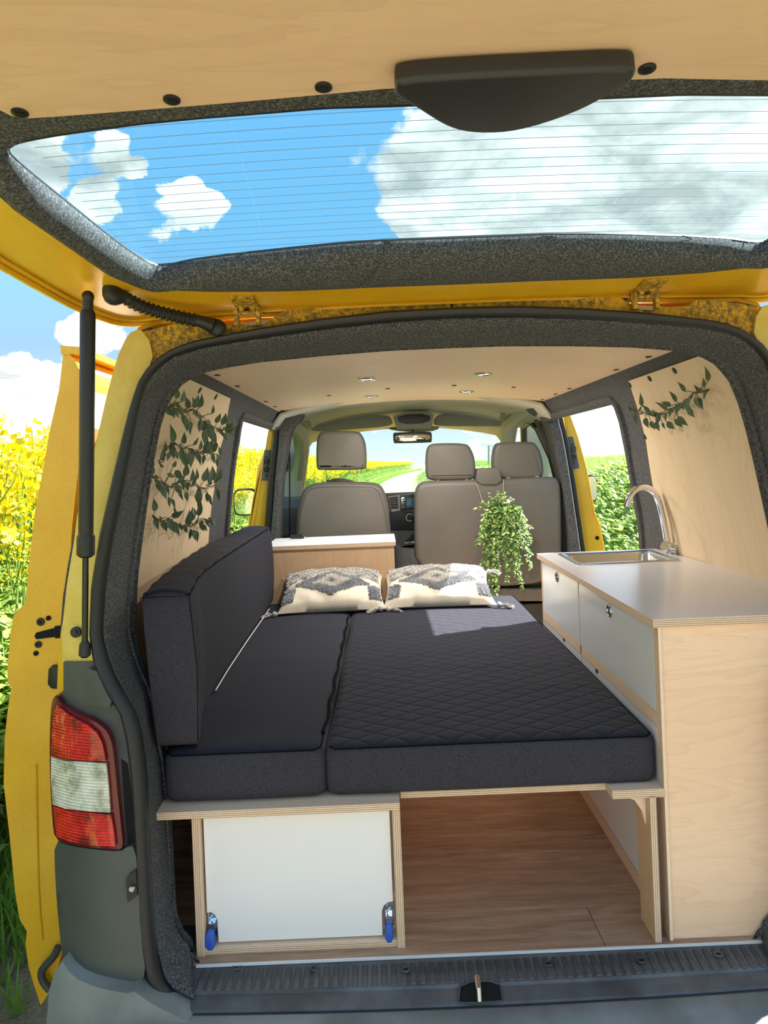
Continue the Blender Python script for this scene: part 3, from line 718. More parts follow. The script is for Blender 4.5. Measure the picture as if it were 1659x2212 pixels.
# windscreen aperture frame traced at its plane
WS = chaikin([aty(u, v, 3.45) for u, v in [(652,1100),(652,1000),(655,955),(661,940),(690,935),(800,929),(900,921),(1000,918),(1120,920),(1137,928),(1139,960),(1140,1000),(1142,1100)]], 1)
WO = [V(((p.x)*1.30+(.0), p.y, (p.z-.95)*1.45+.97)) for p in WS]
n = len(WS); b = MB(); b.loft([WS, WO, [p+V((0,.05,0)) for p in WO], [p+V((0,.05,0)) for p in WS], WS], cap=(False, False)); b.obj('windscreen_frame', MATS['pillar_trim'], van, smooth=50)
MB().prism([V((p.x, 3.475, p.z)) for p in WS], (0,.005,0)).obj('windscreen', MATS['windscreen_glass'], van)
for s in (-1, 1):                           # cab doors with their window frames, front pillars
    zt = 1.22
    D = [(2.62,-.1),(3.95,-.1),(3.98,.72),(2.62,.76)]
    b = MB(); b.patch(D, lambda y, z: (s*(prof(z)+.0), y, z), (s*.05,0,0), step=.2); b.obj('cab_door', MATS['dash'], van, smooth=50)
    fr = [V((s*(prof(z)+.02), y, z)) for y, z in ((2.68,.76),(2.66,1.05),(2.70,1.22),(2.80,1.27),(3.05,1.25),(3.5,1.02),(3.85,.75))]
    MB().tube(fr, .022, 8).obj('door_window_frame', MATS['rubber'], van)
    fr = [V((s*(prof(z)+.045), y, z)) for y, z in ((2.64,.6),(2.62,1.05),(2.68,1.26),(2.80,1.31),(3.1,1.29),(3.6,1.04),(3.95,.75))]
    MB().tube(fr, .022, 8).obj('door_outer_frame', MATS['yellow'], van)
    g = [V((s*(prof(z)+.02), y, z)) for y, z in ((2.68,.76),(2.66,1.05),(2.70,1.22),(2.80,1.27),(3.05,1.25),(3.5,1.02),(3.85,.75))]
    MB().prism(g, (s*.004,0,0)).obj('door_window', MATS['windscreen_glass'], van)
    fr = [V((s*q, y, z)) for q, y, z in ((.70,2.52,1.345),(.69,2.8,1.325),(.66,3.1,1.27),(.68,3.3,1.16),(.73,3.5,.98),(.77,3.65,.82))]
    MB().tube(fr, [.045,.05,.055,.05,.05,.05], 10).obj('front_pillar_trim', MATS['pillar_trim'], van)
    b = MB(); b.puff(chaikin([V((s*(.60+.0*q), 2.95-.1*a, 1.285+c)) for q, a, c in ((0,-.5,0),(0,.5,.02),(0,.5,.045),(0,-.5,.025))], 1), (s*-.02,0,0), .004).obj('grab_handle', MATS['visor'], van)
    # wing mirror on the door
    cpx = (530,1085) if s < 0 else (1279,1055)
    Y = 3.45; c = aty(cpx[0], cpx[1], Y); w, h = (.085,.095) if s < 0 else (.035,.095)
    hs = MB(); ring = [(c+V((w*cos(t)*(1 if cos(t)*s > 0 else 1.0), 0, h*sin(t)))) for t in [2*pi*k/24 for k in range(24)]]
    def sup(t, e=.55): cc, ss = cos(t), sin(t); return (math.copysign(abs(cc)**e, cc), math.copysign(abs(ss)**e, ss))
    R_ = []
    for q, dy in ((.92,0),(1,.012),(.98,.06),(.7,.11),(.2,.13)): R_.append([c+V((w*q*sup(t)[0], dy, h*q*sup(t)[1])) for t in [2*pi*k/24 for k in range(24)]])
    hs.loft(R_); hs.tube([c+V((-s*w*.7,.06,-.05)), V((s*.86, Y+.02, .78))], .022, 8); mh = hs.obj('wing_mirror', MATS['dash_dark'], van)
    g = MB(); g.loft([[c+V((w*.86*sup(t)[0], -.002, h*.86*sup(t)[1])) for t in [2*pi*k/24 for k in range(24)]], [c+V((w*.86*sup(t)[0], .004, h*.86*sup(t)[1])) for t in [2*pi*k/24 for k in range(24)]]]); g.obj('mirror_glass', MATS['mirror_glass'], van).parent = mh
def px_puff(name, pxl, Y, th, r, m, par, ch=2, smooth=50):
    P = chaikin([aty(u, v, Y) for u, v in pxl], ch); return MB().puff(P, V((0, th, 0)), r, 4).obj(name, m, par, smooth=smooth)
px_puff('sun_visor', [(663,928),(672,915),(700,905),(760,897),(835,896),(846,903),(850,921),(760,927),(700,933)], 3.18, .025, .008, MATS['visor'], van)
px_puff('sun_visor', [(936,912),(940,900),(955,893),(1040,893),(1110,896),(1128,905),(1137,920),(1085,921),(940,921)], 3.18, .025, .008, MATS['visor'], van)
oc = px_puff('overhead_console', [(848,891),(938,887),(934,922),(930,925),(862,927),(856,924)], 3.05, .10, .006, MATS['cab_grey'], van, 1)
o = px_puff('console_display', [(858,896),(930,893),(928,914),(861,916)], 3.046, .02, .002, MATS['dash_dark'], van, 1); o.parent = oc
px_puff('mirror_mount', [(838,921),(950,918),(946,930),(900,934),(846,930)], 3.25, .05, .01, MATS['pillar_trim'], van, 1)
rm = thing('rear_view_mirror', 'rectangular rear view mirror hanging at the top of the windscreen', 'mirror', aty(891, 945, 3.2))
px_puff('housing', [(849,936),(853,934),(928,932),(933,935),(933,954),(930,956),(854,958),(850,956)], 3.20, .02, .004, MATS['dash'], rm, 1)
px_puff('glass', [(853,938),(929,936),(930,952),(854,954)], 3.196, .006, .001, MATS['mirror_glass'], rm, 1)
MB().tube([aty(891, 936, 3.22), aty(891, 918, 3.26)], .008, 8).obj('stem', MATS['dash'], rm)
# dashboard
b = MB(); rings = []
for x in [-.84+.12*i for i in range(15)]:
    c = .03*(1-(x/.84)**2)
    rings.append([V((x, y, z)) for y, z in ((3.02,.12),(3.0-c,.45),(2.98-c,.60),(3.0-c,.80+c*.3),(3.06,.845+c*.5),(3.3,.86),(3.62,.80),(3.62,.1))])
b.loft(rings); ds = b.obj('dashboard', MATS['dash'], van, smooth=30)
def dpx(name, pxl, Y, th, m, par=ds, ch=0, r=.002): o = px_puff(name, pxl, Y, th, r, m, van, ch); o.parent = par; return o
dpx('centre_panel', [(838,1073),(862,1069),(905,1066),(905,1104),(862,1104),(846,1106)], 2.945, .04, MATS['cab_grey'])
vt = dpx('air_vent', [(840,1075),(859,1073),(860,1098),(845,1099)], 2.94, .02, MATS['hole'])
for k in range(6):
    v0 = 1077+k*3.7; dpx('vent_slat', [(841+k*.6,v0),(859,v0-1),(859,v0+.3),(841+k*.6,v0+1.2)], 2.935, .012, MATS['cab_grey'], vt, 0, .0008)
rd = dpx('radio', [(865,1070),(905,1067),(905,1101),(865,1103)], 2.938, .02, MATS['dash_dark'])
dpx('screen', [(877,1076),(903,1075),(903,1096),(877,1097)], 2.934, .01, MATS['screen'], rd)
dpx('button_column', [(867,1074),(874,1074),(874,1098),(867,1098)], 2.934, .01, MATS['steel'], rd)
for k in range(4): dpx('button', [(869,1077+k*5),(873,1077+k*5),(873,1080+k*5),(869,1080+k*5)], 2.931, .01, MATS['dash_dark'], rd, 0, .0006)
dpx('lower_panel', [(838,1106),(905,1104),(905,1145),(842,1145)], 2.946, .03, MATS['dash_dark'])
p = aty(885, 1118, 2.94); MB().torus(p, (0,1,0), .022, .004, 18, 6).obj('ventilation_dial', MATS['steel'], van).parent = ds
# centre console under the gear lever
b = MB(); rings = []
for z, w, y0 in ((0.02,.17,2.55),(.35,.17,2.55),(.50,.16,2.56),(.565,.15,2.58)):
    rings.append([V((.02+w*cos(t), y0+.30+.30*sin(t), z)) for t in [2*pi*k/28 for k in range(28)]])
b.loft(rings); cs = b.obj('centre_console', MATS['console_grey'], van, smooth=50)
cp = V((.03, 2.72, .575)); MB().torus(cp, (0,.25,1), .085, .010, 28, 8).obj('console_ring', MATS['steel'], van).parent = cs
b = MB(); b.loft([[cp+V((w*cos(t), w*sin(t), h)) for t in [2*pi*k/20 for k in range(20)]] for w, h in ((.082,0),(.06,.03),(.03,.06),(.012,.085))]); b.tube([cp+V((0,0,.07)), cp+V((0,-.0,.14))], .009, 8)
gl = thing('gear_lever', 'black gear lever with glossy gaiter between the front seats', 'gear lever', cp); b.obj('gaiter', MATS['black_gloss'], gl)
MB().ball(cp+V((0,-.005,.155)), (.026,.026,.040), 14, 10).obj('knob', MATS['black_gloss'], gl)
# steering wheel edge beside the driver's seat
st = thing('steering_wheel', 'dark steering wheel rim just showing left of the single front seat', 'steering wheel', (-.42, 2.95, .80))
MB().torus((-.42,2.86,.80), (0,.9,.45), .185, .014, 36, 8).obj('rim', MATS['cab_grey'], st); MB().disc((-.42,2.90,.79), (0,-.9,-.45), .07, .03, 20).tube([V((-.6,2.87,.80)), V((-.24,2.87,.80))], .012, 8).obj('spokes', MATS['cab_grey'], st)
MB().tube([(-.42,2.92,.78),(-.42,3.05,.70)], .03, 10).obj('column', MATS['dash_dark'], st)
# front doors' lower cab closing: front bulkhead
MB().box((-.84,3.6,-.2), (.84,3.63,.80)).obj('front_bulkhead', MATS['dash_dark'], van)
b = MB(); b.loft([[V((x, y, z)) for x, z in ((-.8,-.3),(.8,-.3),(.85,.2),(.82,.55),(.7,.62),(-.7,.62),(-.82,.55),(-.85,.2))] for y in (3.66, 4.2, 4.5)]); b.obj('bonnet', MATS['yellow'], van)
MB().box((-.80,.02,-.34), (.80,4.0,-.04)).obj('underbody', MATS['black'], van, smooth=0)
# wheels
for x in (-.80, .80):
    for y in (.75, 3.75):
        w_ = MB(); w_.torus((x, y, -.29), (1,0,0), .225, .085, 32, 10); w_.obj('tyre', MATS['rubber'], van)
        MB().disc((x-.05*(1 if x < 0 else -1)*0, y, -.29), (1 if x > 0 else -1, 0, 0), .17, .03, 24).obj('wheel_rim', MATS['steel'], van)
# ============================================================ tailgate, swung up over the opening
AG = radians(6); GP0 = V((0, -.03, 1.40)); GN = V((0, sin(AG), cos(AG))); GD = V((0, -cos(AG), sin(AG)))
gate = thing('tailgate', 'raised yellow tailgate with plywood lining, felt edges and heated rear window', 'tailgate', (0, -.03, 1.40))
def gco(u, v, off=0): p = atp(u, v, GP0-GN*off, GN); return V((p.x, (p-GP0).dot(GD)))       # -> (x, s) on the gate
def g3(x, s, off=0): return GP0+V((x, 0, 0))+GD*s-GN*(off+.012*(1-(x/.7)**2))
def gmirror(pts): L = [V(p) for p in pts]; return L+[V((-p.x, p.y)) for p in reversed(L)]
gx = lambda L: [gco(u, v) for u, v in L]
WIN = gmirror(chaikin([gco(u, v, -.022) for u, v in [(829,506),(700,517),(450,548),(350,571),(334,569),(310,560),(250,520),(150,440),(60,368),(8,322),(12,308),(30,299),(70,288),(150,272),(350,240),(700,207)]], 1, closed=False))
CARP = gx([(829,599),(700,606),(600,611),(450,613),(330,608),(285,597),(235,580),(150,520),(50,450),(0,415)])
CARP += [V((CARP[-1].x-.03, .86)), V((CARP[-1].x-.03, 1.17))]
CARPo = gmirror(CARP)
OUTG = gx([(829,656),(560,672),(480,680),(340,693),(290,700),(262,699),(240,695),(200,682),(150,660),(100,634),(0,578)])
OUTG += [V((OUTG[-1].x-.035, .80)), V((OUTG[-1].x-.03, 1.1)), V((OUTG[-1].x+.10, 1.24))]
OUTo = gmirror(OUTG)
def gcp(u, v, off): x = gco(u, v, off); return gco(u, v, off+.012*(1-(x.x/.7)**2))
pe = [gcp(u, v, .032) for u, v in [(829,192),(500,222),(250,242),(65,256),(40,254),(22,249),(0,238)]]
PLY = gmirror(chaikin(pe+[V((-.60, pe[-1].y+.06)), V((-.60, 1.12))], 1, closed=False))
b = MB(); b.patch(OUTo, lambda x, s: g3(x, s, -.002), GN*.03, step=.09, holes=[CARPo]); b.obj('inner_frame', MATS['yellow'], gate, smooth=40)
hole_out = [V((p.x*1.02, p.y)) for p in WIN]
b = MB(); b.patch([V((p.x*.995, p.y+.004)) for p in OUTo], lambda x, s: g3(x, s, -.034), GN*.005, step=.12, holes=[[V((p.x*1.03, .55+(p.y-.55)*1.12)) for p in WIN]]); b.obj('outer_skin', MATS['yellow'], gate, smooth=40)
# raised rim along the frame edge and a pressed line
for L, rr2, k in ((OUTo[:-1], .007, 0),):
    path = [g3(p.x, p.y, .001) for p in L]; MB().tube(path+[path[0]], rr2, 6, caps=False).obj('frame_rim', MATS['yellow'], gate)
mid = []
for a in resample(OUTG[:-2], 60): mid.append(g3(a.x*.975, a.y+.030, .0015))
mid2 = [V((-p.x, p.y, p.z)) for p in reversed(mid)]
MB().tube(mid[::-1]+mid2[::-1], .0035, 5).obj('pressed_line', MATS['yellow'], gate)
# felt: bulged strip between window and frame, sunk to the glass
wr = resample(WIN, 160, True); 
def ringmatch(L, ref):
    out = []
    c = V((0, .62))
    for p in ref:
        d = (p-c); best = None
        for i in range(len(L)):
            a, q = L[i], L[(i+1) % len(L)]
            den = d.x*(q-a).y-d.y*(q-a).x
            if abs(den) < 1e-12: continue
            t = ((a-c).x*(q-a).y-(a-c).y*(q-a).x)/den; w = ((a-c).x*d.y-(a-c).y*d.x)/den
            if t > 0 and -1e-6 <= w <= 1+1e-6 and (best is None or t < best): best = t
        out.append(c+d*(best or 1.1))
    return out
cr = ringmatch(CARPo, wr); b = MB()
R_ = []
for q, off in ((0, -.022), (.02, -.004), (.16, .012), (.5, .020), (.85, .012), (.98, .003), (1, -.004)): R_.append([g3(a.x+(c.x-a.x)*q, a.y+(c.y-a.y)*q, off+(min(off, -.021)-off)*min(1, max(0, (a.y-.50)/.12))*(1 if q < .9 else 0)) for a, c in zip(wr, cr)])
for r_ in R_: r_.append(r_[0])
b.loft(R_, closed=False); o = b.obj('felt_lining', MATS['felt'], gate, smooth=70); sd = o.modifiers.new('s', 'SOLIDIFY'); sd.thickness = .004; sd.offset = 1
path = [g3(p.x, p.y, -.021) for p in wr]; MB().tube(path+[path[0]], .0045, 6, caps=False).obj('window_seal', MATS['rubber'], gate)
b = MB(); b.patch([V((p.x*1.01, .55+(p.y-.55)*1.01)) for p in WIN], lambda x, s: g3(x, s, -.024), GN*.004, step=.12); win = b.obj('rear_window', MATS['glass'], gate, smooth=60)
s0 = min(p.y for p in WIN); s1 = max(p.y for p in WIN)
for k in range(19):                         # heating wires
    s_ = s0+.022+(s1-s0-.04)*k/18; xsx = []
    for i in range(41):
        x = -.6+1.2*i/40; y = s_+.03-.045*(x/.6)**2
        ins_ = False
        for a in range(len(WIN)):
            p, q = WIN[a], WIN[a-1]
            if (p.y > y) != (q.y > y) and x < (q.x-p.x)*(y-p.y)/(q.y-p.y)+p.x: ins_ = not ins_
        if ins_: xsx.append(g3(x, y, -.0225))
    if len(xsx) > 3: MB().tube(xsx, .00042, 4, caps=False).obj('heating_wire', MATS['wire'], win)
b = MB()
for (u, v, w, h) in ((50,305,8,2.2),(66,304,7,2.2),(60,313,7,2),(77,300,4,3),(74,319,3,3)):
    q = gco(u, v); sx = .0009
    b.box((q.x-w*sx*.5, -.0, -.0002), (q.x+w*sx*.5, .001, .0002)) if False else b.prism([g3(q.x+a*w*sx*.5, q.y+c_*h*sx*.5, -.0215) for a, c_ in ((-1,-1),(1,-1),(1,1),(-1,1))], GN*-.0004)
b.obj('glass_stamp', MATS['wire'], win)
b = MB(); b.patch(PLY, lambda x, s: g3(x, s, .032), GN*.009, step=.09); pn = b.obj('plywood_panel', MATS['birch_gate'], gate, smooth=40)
for (u, v) in [(43,247),(371,219),(699,192),(1398,152)]:
    q = gcp(u, v-1, .034); sc_ = MB().disc(g3(q.x, q.y, .032), -GN, .0090, .0025, 18).disc(g3(q.x, q.y, .0346), -GN, .005, .0012, 12, mi=1).obj('screw_cap', [MATS['black'], MATS['hole']], pn)
HP = [(852,192),(858,177),(1000,166),(1180,157),(1366,149),(1376,162),(1364,182),(1335,200),(1240,250),(1120,288),(1030,293),(968,281),(900,238),(855,210)]
hp = [atp(u, v, GP0-GN*.068, GN) for u, v in HP]
hp = chaikin(hp, 2); MB().puff(hp, GN*.024, .006, 4).obj('handle_cover', MATS['handle_plastic'], gate, smooth=60)
# hinges
for (u, vt_, vb) in ((522,632,700),(1418,594,662)):
    a = gco(u, vt_); c = g3(a.x, a.y, .004); d = rearpt(u, vb-8, .0)
    hb = MB(); w = .024
    q0 = c; q1 = g3(a.x, gco(u, vt_+44).y, .004)
    hb.loft([[q0+V((-w,0,0)), q0+V((w,0,0)), q0+V((w,0,.006)), q0+V((-w,0,.006))], [q1+V((-w,0,0)), q1+V((w,0,0)), q1+V((w,0,.006)), q1+V((-w,0,.006))]])
    q2 = V((q1.x, d.y-.012, d.z+.012)); n_ = .014
    hb.loft([[q1+V((-n_,-.003,0)), q1+V((n_,-.003,0)), q1+V((n_,.003,.003)), q1+V((-n_,.003,.003))], [q2+V((-n_,-.003,0)), q2+V((n_,-.003,0)), q2+V((n_,.003,0)), q2+V((-n_,.003,0))]])
    hb.tube([q2+V((-.024,0,0)), q2+V((.024,0,0))], .005, 8)
    h_ = hb.obj('hinge', MATS['yellow_dirty'], gate, smooth=30)
    for sx in (-.0115, .0115): MB().disc(q0.lerp(q1, .42)+V((sx,0,0)), -GN, .0085, .003, 14).disc(q0.lerp(q1, .42)+V((sx,0,-.003)), -GN, .006, .006, 6).obj('hinge_bolt', MATS['yellow_dirty'], h_)
    hb = MB(); 
    for sx in (-.027, .019): hb.box(q2+V((sx,-.006,-.026)), q2+V((sx+.008,.012,.012)))
    hb.obj('hinge_bracket', MATS['yellow_dirty'], van, smooth=0)
for (u, v) in ((833,598),(968,588),(1105,582)):
    q = gco(u, v); MB().ball(g3(q.x, q.y, .003), .004, 8, 6).obj('trim_clip', MATS['black'], gate)
# gas strut and cable hose
a = gco(190, 622); top = g3(a.x, a.y, .018); bot = on_rear(183, 1418, -.03)
st_ = thing('gas_strut', 'black gas strut holding up the left side of the tailgate', 'gas strut', bot, 'tailgate gas struts')
def strut(top, bot, root):
    T = lambda t: top.lerp(bot, t); k1 = .035
    MB().tube([T(k1), T(k1+.01), T(.665)], [.0115, .0145, .0145], 16).obj('cylinder', MATS['rubber'], root)
    MB().tube([T(.645), T(.655), T(.705), T(.712)], [.0145, .0175, .0175, .012], 16).obj('collar', MATS['black'], root)
    MB().tube([T(.70), T(.97)], .0062, 12).obj('rod', MATS['black_gloss'], root)
    MB().tube([T(.955), T(.965), T(.995), T(1.002)], [.007, .011, .012, .007], 12).obj('ball_socket', MATS['rubber'], root)
    MB().ball(top, .012, 12, 8).tube([top, T(.045)], .010, 10).obj('top_joint', MATS['rubber'], root)
strut(top, bot, st_)
st2 = thing('gas_strut', 'black gas strut holding up the right side of the tailgate', 'gas strut', (-bot.x, bot.y, bot.z), 'tailgate gas struts')
strut(V((-top.x, top.y, top.z)), V((-bot.x, bot.y, bot.z)), st2)
ho = thing('cable_hose', 'black corrugated cable hose from the tailgate to the roof edge', 'cable hose', rearpt(462, 708, -.02))
a = gco(240, 622); hpth = [g3(a.x, a.y, .0), g3(a.x, a.y, .02)]
for (u, v, t) in [(262,637,.2),(285,653,.35),(310,664,.5),(345,675,.65),(380,683,.8),(410,690,.9),(435,694,.96),(462,704,1.0)]:
    ya = (g3(a.x, a.y, .02)).y; yb = -.045; hpth.append(aty(u, v, ya+(yb-ya)*t))
hpth = resample(chaikin(hpth, 2, closed=False), 90)
rad = [(.0165 if i < 14 else (.0115+.0030*(1 if (i % 4) < 2 else 0) if 20 < i < 74 else .0125+.004*max(0, (i-78)/12))) for i in range(90)]
MB().tube(hpth, rad, 12).obj('hose', MATS['rubber'], ho); MB().ball(hpth[-1]+V((.004,.004,-.003)), (.020,.012,.018), 12, 8).obj('grommet', MATS['rubber'], ho)
# ============================================================ sliding doors (slid back along the sides)
DL = [(133,752),(137,757),(128,840),(105,941),(93,1015),(74,1112),(62,1221),(54,1306),(47,1312),(29,1330),(23,1365),(16,1442),(16,1473),(24,1485),(16,1540),(10,1598),(8,1695),(20,1800),(33,1930),(42,1985),(58,2012),(55,2040),(62,2090),(74,2130),(88,2172)]
DR = [(112,2135),(128,2080),(150,2000),(170,1900),(178,1700),(176,1500),(170,1420),(152,1330),(149,1240),(156,1135),(171,995),(172,890),(172,800),(160,775),(150,765)]
YD = .22
P = [aty(u, v, YD) for u, v in DL+DR]
def sliding_door(P, s, label):
    root = thing('sliding_door', label, 'sliding door', (P[0].x, YD, -.3))
    M_ = lambda L: [V((p.x*s, p.y, p.z)) for p in L]
    b = MB(); e = V((0, .05, 0)); b.prism(M_(P), e); b.obj('edge_panel', MATS['yellow'], root, smooth=30)
    xo = [(p.x*s, p.z) for p in P[:len(DL)]]; b = MB(); rings = []
    for y in (YD+.02, YD+.5, YD+1.10): rings.append([V((x, y, z)) for x, z in xo])
    b.loft(rings, closed=False); o = b.obj('outer_skin', MATS['yellow'], root, smooth=50); sd = o.modifiers.new('s','SOLIDIFY'); sd.thickness = .006; sd.offset = -1*s
    zr = [p for p in P[len(DL):] if p.z > -.3]; b = MB(); rings = []
    for y in (YD+.04, YD+1.10): rings.append([V(((p.x-.004)*s, y, p.z)) for p in P[len(DL):]])
    b.loft(rings, closed=False); o = b.obj('inner_skin', MATS['yellow'], root, smooth=50); sd = o.modifiers.new('s','SOLIDIFY'); sd.thickness = .006
    a = V((P[0].x*s, 0, P[0].z)); b = MB()
    rail = [aty(133, 752, YD), aty(160, 768, YD+.0)]
    b.loft([M_([V((rail[0].x-.002, y, rail[0].z+.006)), V((rail[0].x+.05, y, rail[0].z+.0)), V((rail[0].x+.05, y, rail[0].z-.016)), V((rail[0].x+.0, y, rail[0].z-.016))]) for y in (YD-.004, YD+1.10)])
    b.obj('top_rail', MATS['yellow'], root, smooth=30)
    # plywood lining seen beyond the strut, upper pale veneer and lower board
    iz = sorted([(p.z, p.x) for p in P[len(DL):]]); ix = lambda z: lerp_tab(iz, z)
    for z0_, z1_, m_ in ((.95, 1.26, 'laminate'), (.10, .945, 'birch_wall')):
        b = MB(); b.loft([[V(((ix(z)+.012)*s, y, z)) for z in [z0_+(z1_-z0_)*k/6 for k in range(7)]]+[V(((ix(z)+.004)*s, y, z)) for z in [z1_-(z1_-z0_)*k/6 for k in range(7)]] for y in (YD+.06, YD+1.06)]); b.obj('lining_panel', MATS[m_], root, smooth=40)
    def fx(px, name, r, m, y=YD-.001): p = aty(px[0], px[1], y); p.x *= s; MB().disc(p, (0,-1,0), r, .004, 16).disc(p-V((0,.004,0)), (0,-1,0), r*.45, .002, 10, mi=1).obj(name, [MATS[m], MATS['hole']], root)
    for px, r, m in (((88,1343),.0098,'rubber'),((105,1335),.006,'hole'),((83,1392),.0085,'rubber'),((78,1411),.006,'hole')): fx(px, 'bolt', r, m)
    sl = [aty(u, v, YD-.003) for u, v in [(75,1372),(78,1367),(100,1361),(117,1357),(118,1353),(134,1351),(134,1378),(120,1379),(118,1376),(79,1381),(75,1377)]]; MB().prism(M_(sl), (0,.006,0)).obj('latch_slot', MATS['hole'], root, smooth=0)
    sl = [aty(u, v, YD-.012) for u, v in [(104,1446),(112,1438),(136,1440),(136,1490),(110,1488),(102,1478)]]; MB().puff(M_(sl), V((0,.014,0)), .003).obj('latch', MATS['black'], root)
    b = MB(); rp = [aty(u, v, YD-.02) for u, v in [(126,2045),(116,2068),(98,2085),(88,2100),(92,2120),(108,2138)]]; b.tube(chaikin(M_(rp), 2, closed=False), .009, 10); b.obj('lower_arm', MATS['dark_plastic'], root)
    rl = [aty(u, v, YD-.002) for u, v in [(78,1650),(80,1800),(84,1950),(92,2030)]]; MB().tube(chaikin(M_(rl), 2, closed=False), .0022, 5).obj('pressed_line', MATS['yellow'], root)
    return root
sliding_door(P, 1, 'yellow sliding door slid back along the left side of the van')
sliding_door(P, -1, 'yellow sliding door slid back along the right side of the van')
# ============================================================ furniture
def board(name, a, b_, par, face, axis, bev=.0008, edge=None):
    """sheet of plywood: faces across axis get the face material, the others show the layers"""
    x = MB().box(a, b_); ai = 'xyz'.index(axis); x.mi = [0 if i in {0:(3,5),1:(2,4),2:(0,1)}[ai] else 1 for i in range(6)]
    return x.obj(name, [MATS[face], MATS[edge or 'ply_'+axis]], par, smooth=0, bevel=bev)
bx = thing('storage_bench', 'low birch plywood storage box with white front panel under the left mattress', 'storage box', (-.38, .02, 0))
board('lid', (-.676,.0,.308), (-.153,1.79,.324), bx, 'birch', 'z')
board('side_board', (-.605,.02,.0), (-.588,1.78,.308), bx, 'birch', 'x')
board('side_board', (-.170,.02,.0), (-.153,1.78,.308), bx, 'birch', 'x')
board('bottom_board', (-.588,.025,.0), (-.170,1.78,.015), bx, 'birch', 'z')
FPT = chaikin([V((x,.032,z)) for x, z in ((-.551,.024),(-.551,.055),(-.553,.075),(-.562,.088),(-.586,.090))], 0, False)
fp = [(-.583,.303),(-.583,.086),(-.575,.088),(-.566,.082),(-.561,.070),(-.560,.021),(-.202,.021),(-.201,.074),(-.196,.086),(-.188,.092),(-.176,.094),(-.176,.303)]
MB().prism([(x,.034,z) for x, z in fp], (0,.014,0)).obj('front_panel', MATS['laminate'], bx, smooth=0, bevel=.0008)
board('cross_rail', (-.588,.065,.015), (-.170,.08,.28), bx, 'birch', 'y')
for x in (-.574, -.186):                   # latches
    lt = MB(); lt.box((x-.010,.045,.028), (x+.010,.052,.085)).tube([(x-.004,.036,.070),(x-.002,.030,.078),(x+.004,.034,.082)], .002, 6).box((x-.007,.034,.045),(x+.007,.046,.062))
    o = lt.obj('catch', MATS['chrome'], bx, smooth=30)
    k = MB(); k.puff(chaikin([V((x-.009-.004*(x<-.3),.030,.050)), V((x+.008,.030,.050)), V((x+.008,.024,.016)), V((x+.001,.022,.008)), V((x-.011-.004*(x<-.3),.024,.012))], 2), V((0,.011,0)), .004).obj('lever', MATS['blue_plastic'], o)['label'] = 'blue plastic latch lever'
bs = thing('bed_extension', 'birch plywood bed platform on a single board leg beside the kitchen unit', 'bed frame', (.39, .0, 0))
board('platform', (-.150,.055,.309), (.36,1.77,.324), bs, 'birch', 'z')
board('end_cap', (.305,.006,.310), (.421,.11,.328), bs, 'birch', 'z')
lg = MB(); lg.box((.383,.002,.0), (.398,.088,.312)); lg.mi = [0 if i in (3,5) else 1 for i in range(6)]; lg.obj('leg', [MATS['birch_z'], MATS['ply_x']], bs, smooth=0, bevel=.001)
gs = MB(); gs.prism([(.383,.03,.31),(.383,.03,.24),(.376,.03,.27),(.360,.03,.295),(.33,.03,.308),(.33,.03,.31)], (0,.015,0)).obj('gusset', MATS['birch'], bs, smooth=0)
board('leg', (.383,1.66,.0), (.398,1.74,.312), bs, 'birch_z', 'x')
kt = thing('kitchen_unit', 'birch plywood kitchen unit with white doors under the sink', 'cabinet', (.65, .6, 0))
board('end_panel', (.424,.012,.0), (.868,.028,.676), kt, 'maple_end', 'y')
board('end_panel', (.424,1.155,.0), (.84,1.171,.676), kt, 'birch', 'y')
board('front_stile', (.417,.006,.0), (.424,.034,.676), kt, 'birch', 'y', edge='ply_y')
board('front_stile', (.417,1.150,.0), (.424,1.172,.676), kt, 'birch', 'y')
board('middle_stile', (.417,.644,.04), (.424,.654,.676), kt, 'birch', 'y')
board('rail', (.417,.034,.452), (.432,1.150,.482), kt, 'birch', 'x', edge='ply_z').data.materials[0] = MATS['ply_z']
board('plinth_rail', (.417,.034,.0), (.432,1.150,.035), kt, 'birch', 'x').data.materials[0] = MATS['ply_z']
board('back_panel', (.80,.03,.0), (.812,1.15,.60), kt, 'birch', 'x')
def front(y0, y1, z0, z1, hole):
    o = MB(); 
    if hole:
        hy, hz = hole; c = [V((hy+.0155*cos(2*pi*k/24), hz+.0155*sin(2*pi*k/24))) for k in range(24)]
        o.patch([(y0,z0),(y1,z0),(y1,z1),(y0,z1)], lambda y, z: (.417, y, z), (.012,0,0), step=.2, holes=[c])
    else: o.box((.418,y0,z0), (.430,y1,z1))
    d = o.obj('door' if hole else 'lower_panel', MATS['laminate_grey'], kt, smooth=30)
    if hole:
        MB().torus((.416,hy,hz), (1,0,0), .0145, .0028, 28, 8).obj('finger_ring', MATS['chrome'], d)
        MB().disc((.428,hy,hz), (-1,0,0), .015, .001, 20).box((.421,hy-.003,hz-.012),(.426,hy+.003,hz+.012)).obj('ring_back', MATS['dash_dark'], d)
front(.040,.642,.484,.673,(.345,.645)); front(.656,1.148,.484,.673,(.92,.645))
front(.036,.642,.038,.450,None); front(.656,1.148,.038,.450,None)
for y in (.49, .86): MB().puff(chaikin([V((.4165,y-.012,.452)), V((.4165,y+.012,.452)), V((.4165,y+.008,.441)), V((.4165,y-.008,.441))],1), V((.002,0,0)), .0005).obj('finger_notch', MATS['hole'], kt)
wt = MB(); hole = [(.485,.860),(.79,.860),(.79,1.105),(.485,1.105)]
P_ = [(.405,.0),(.866,.0),(.866,.55),(.85,1.18),(.405,1.18)]
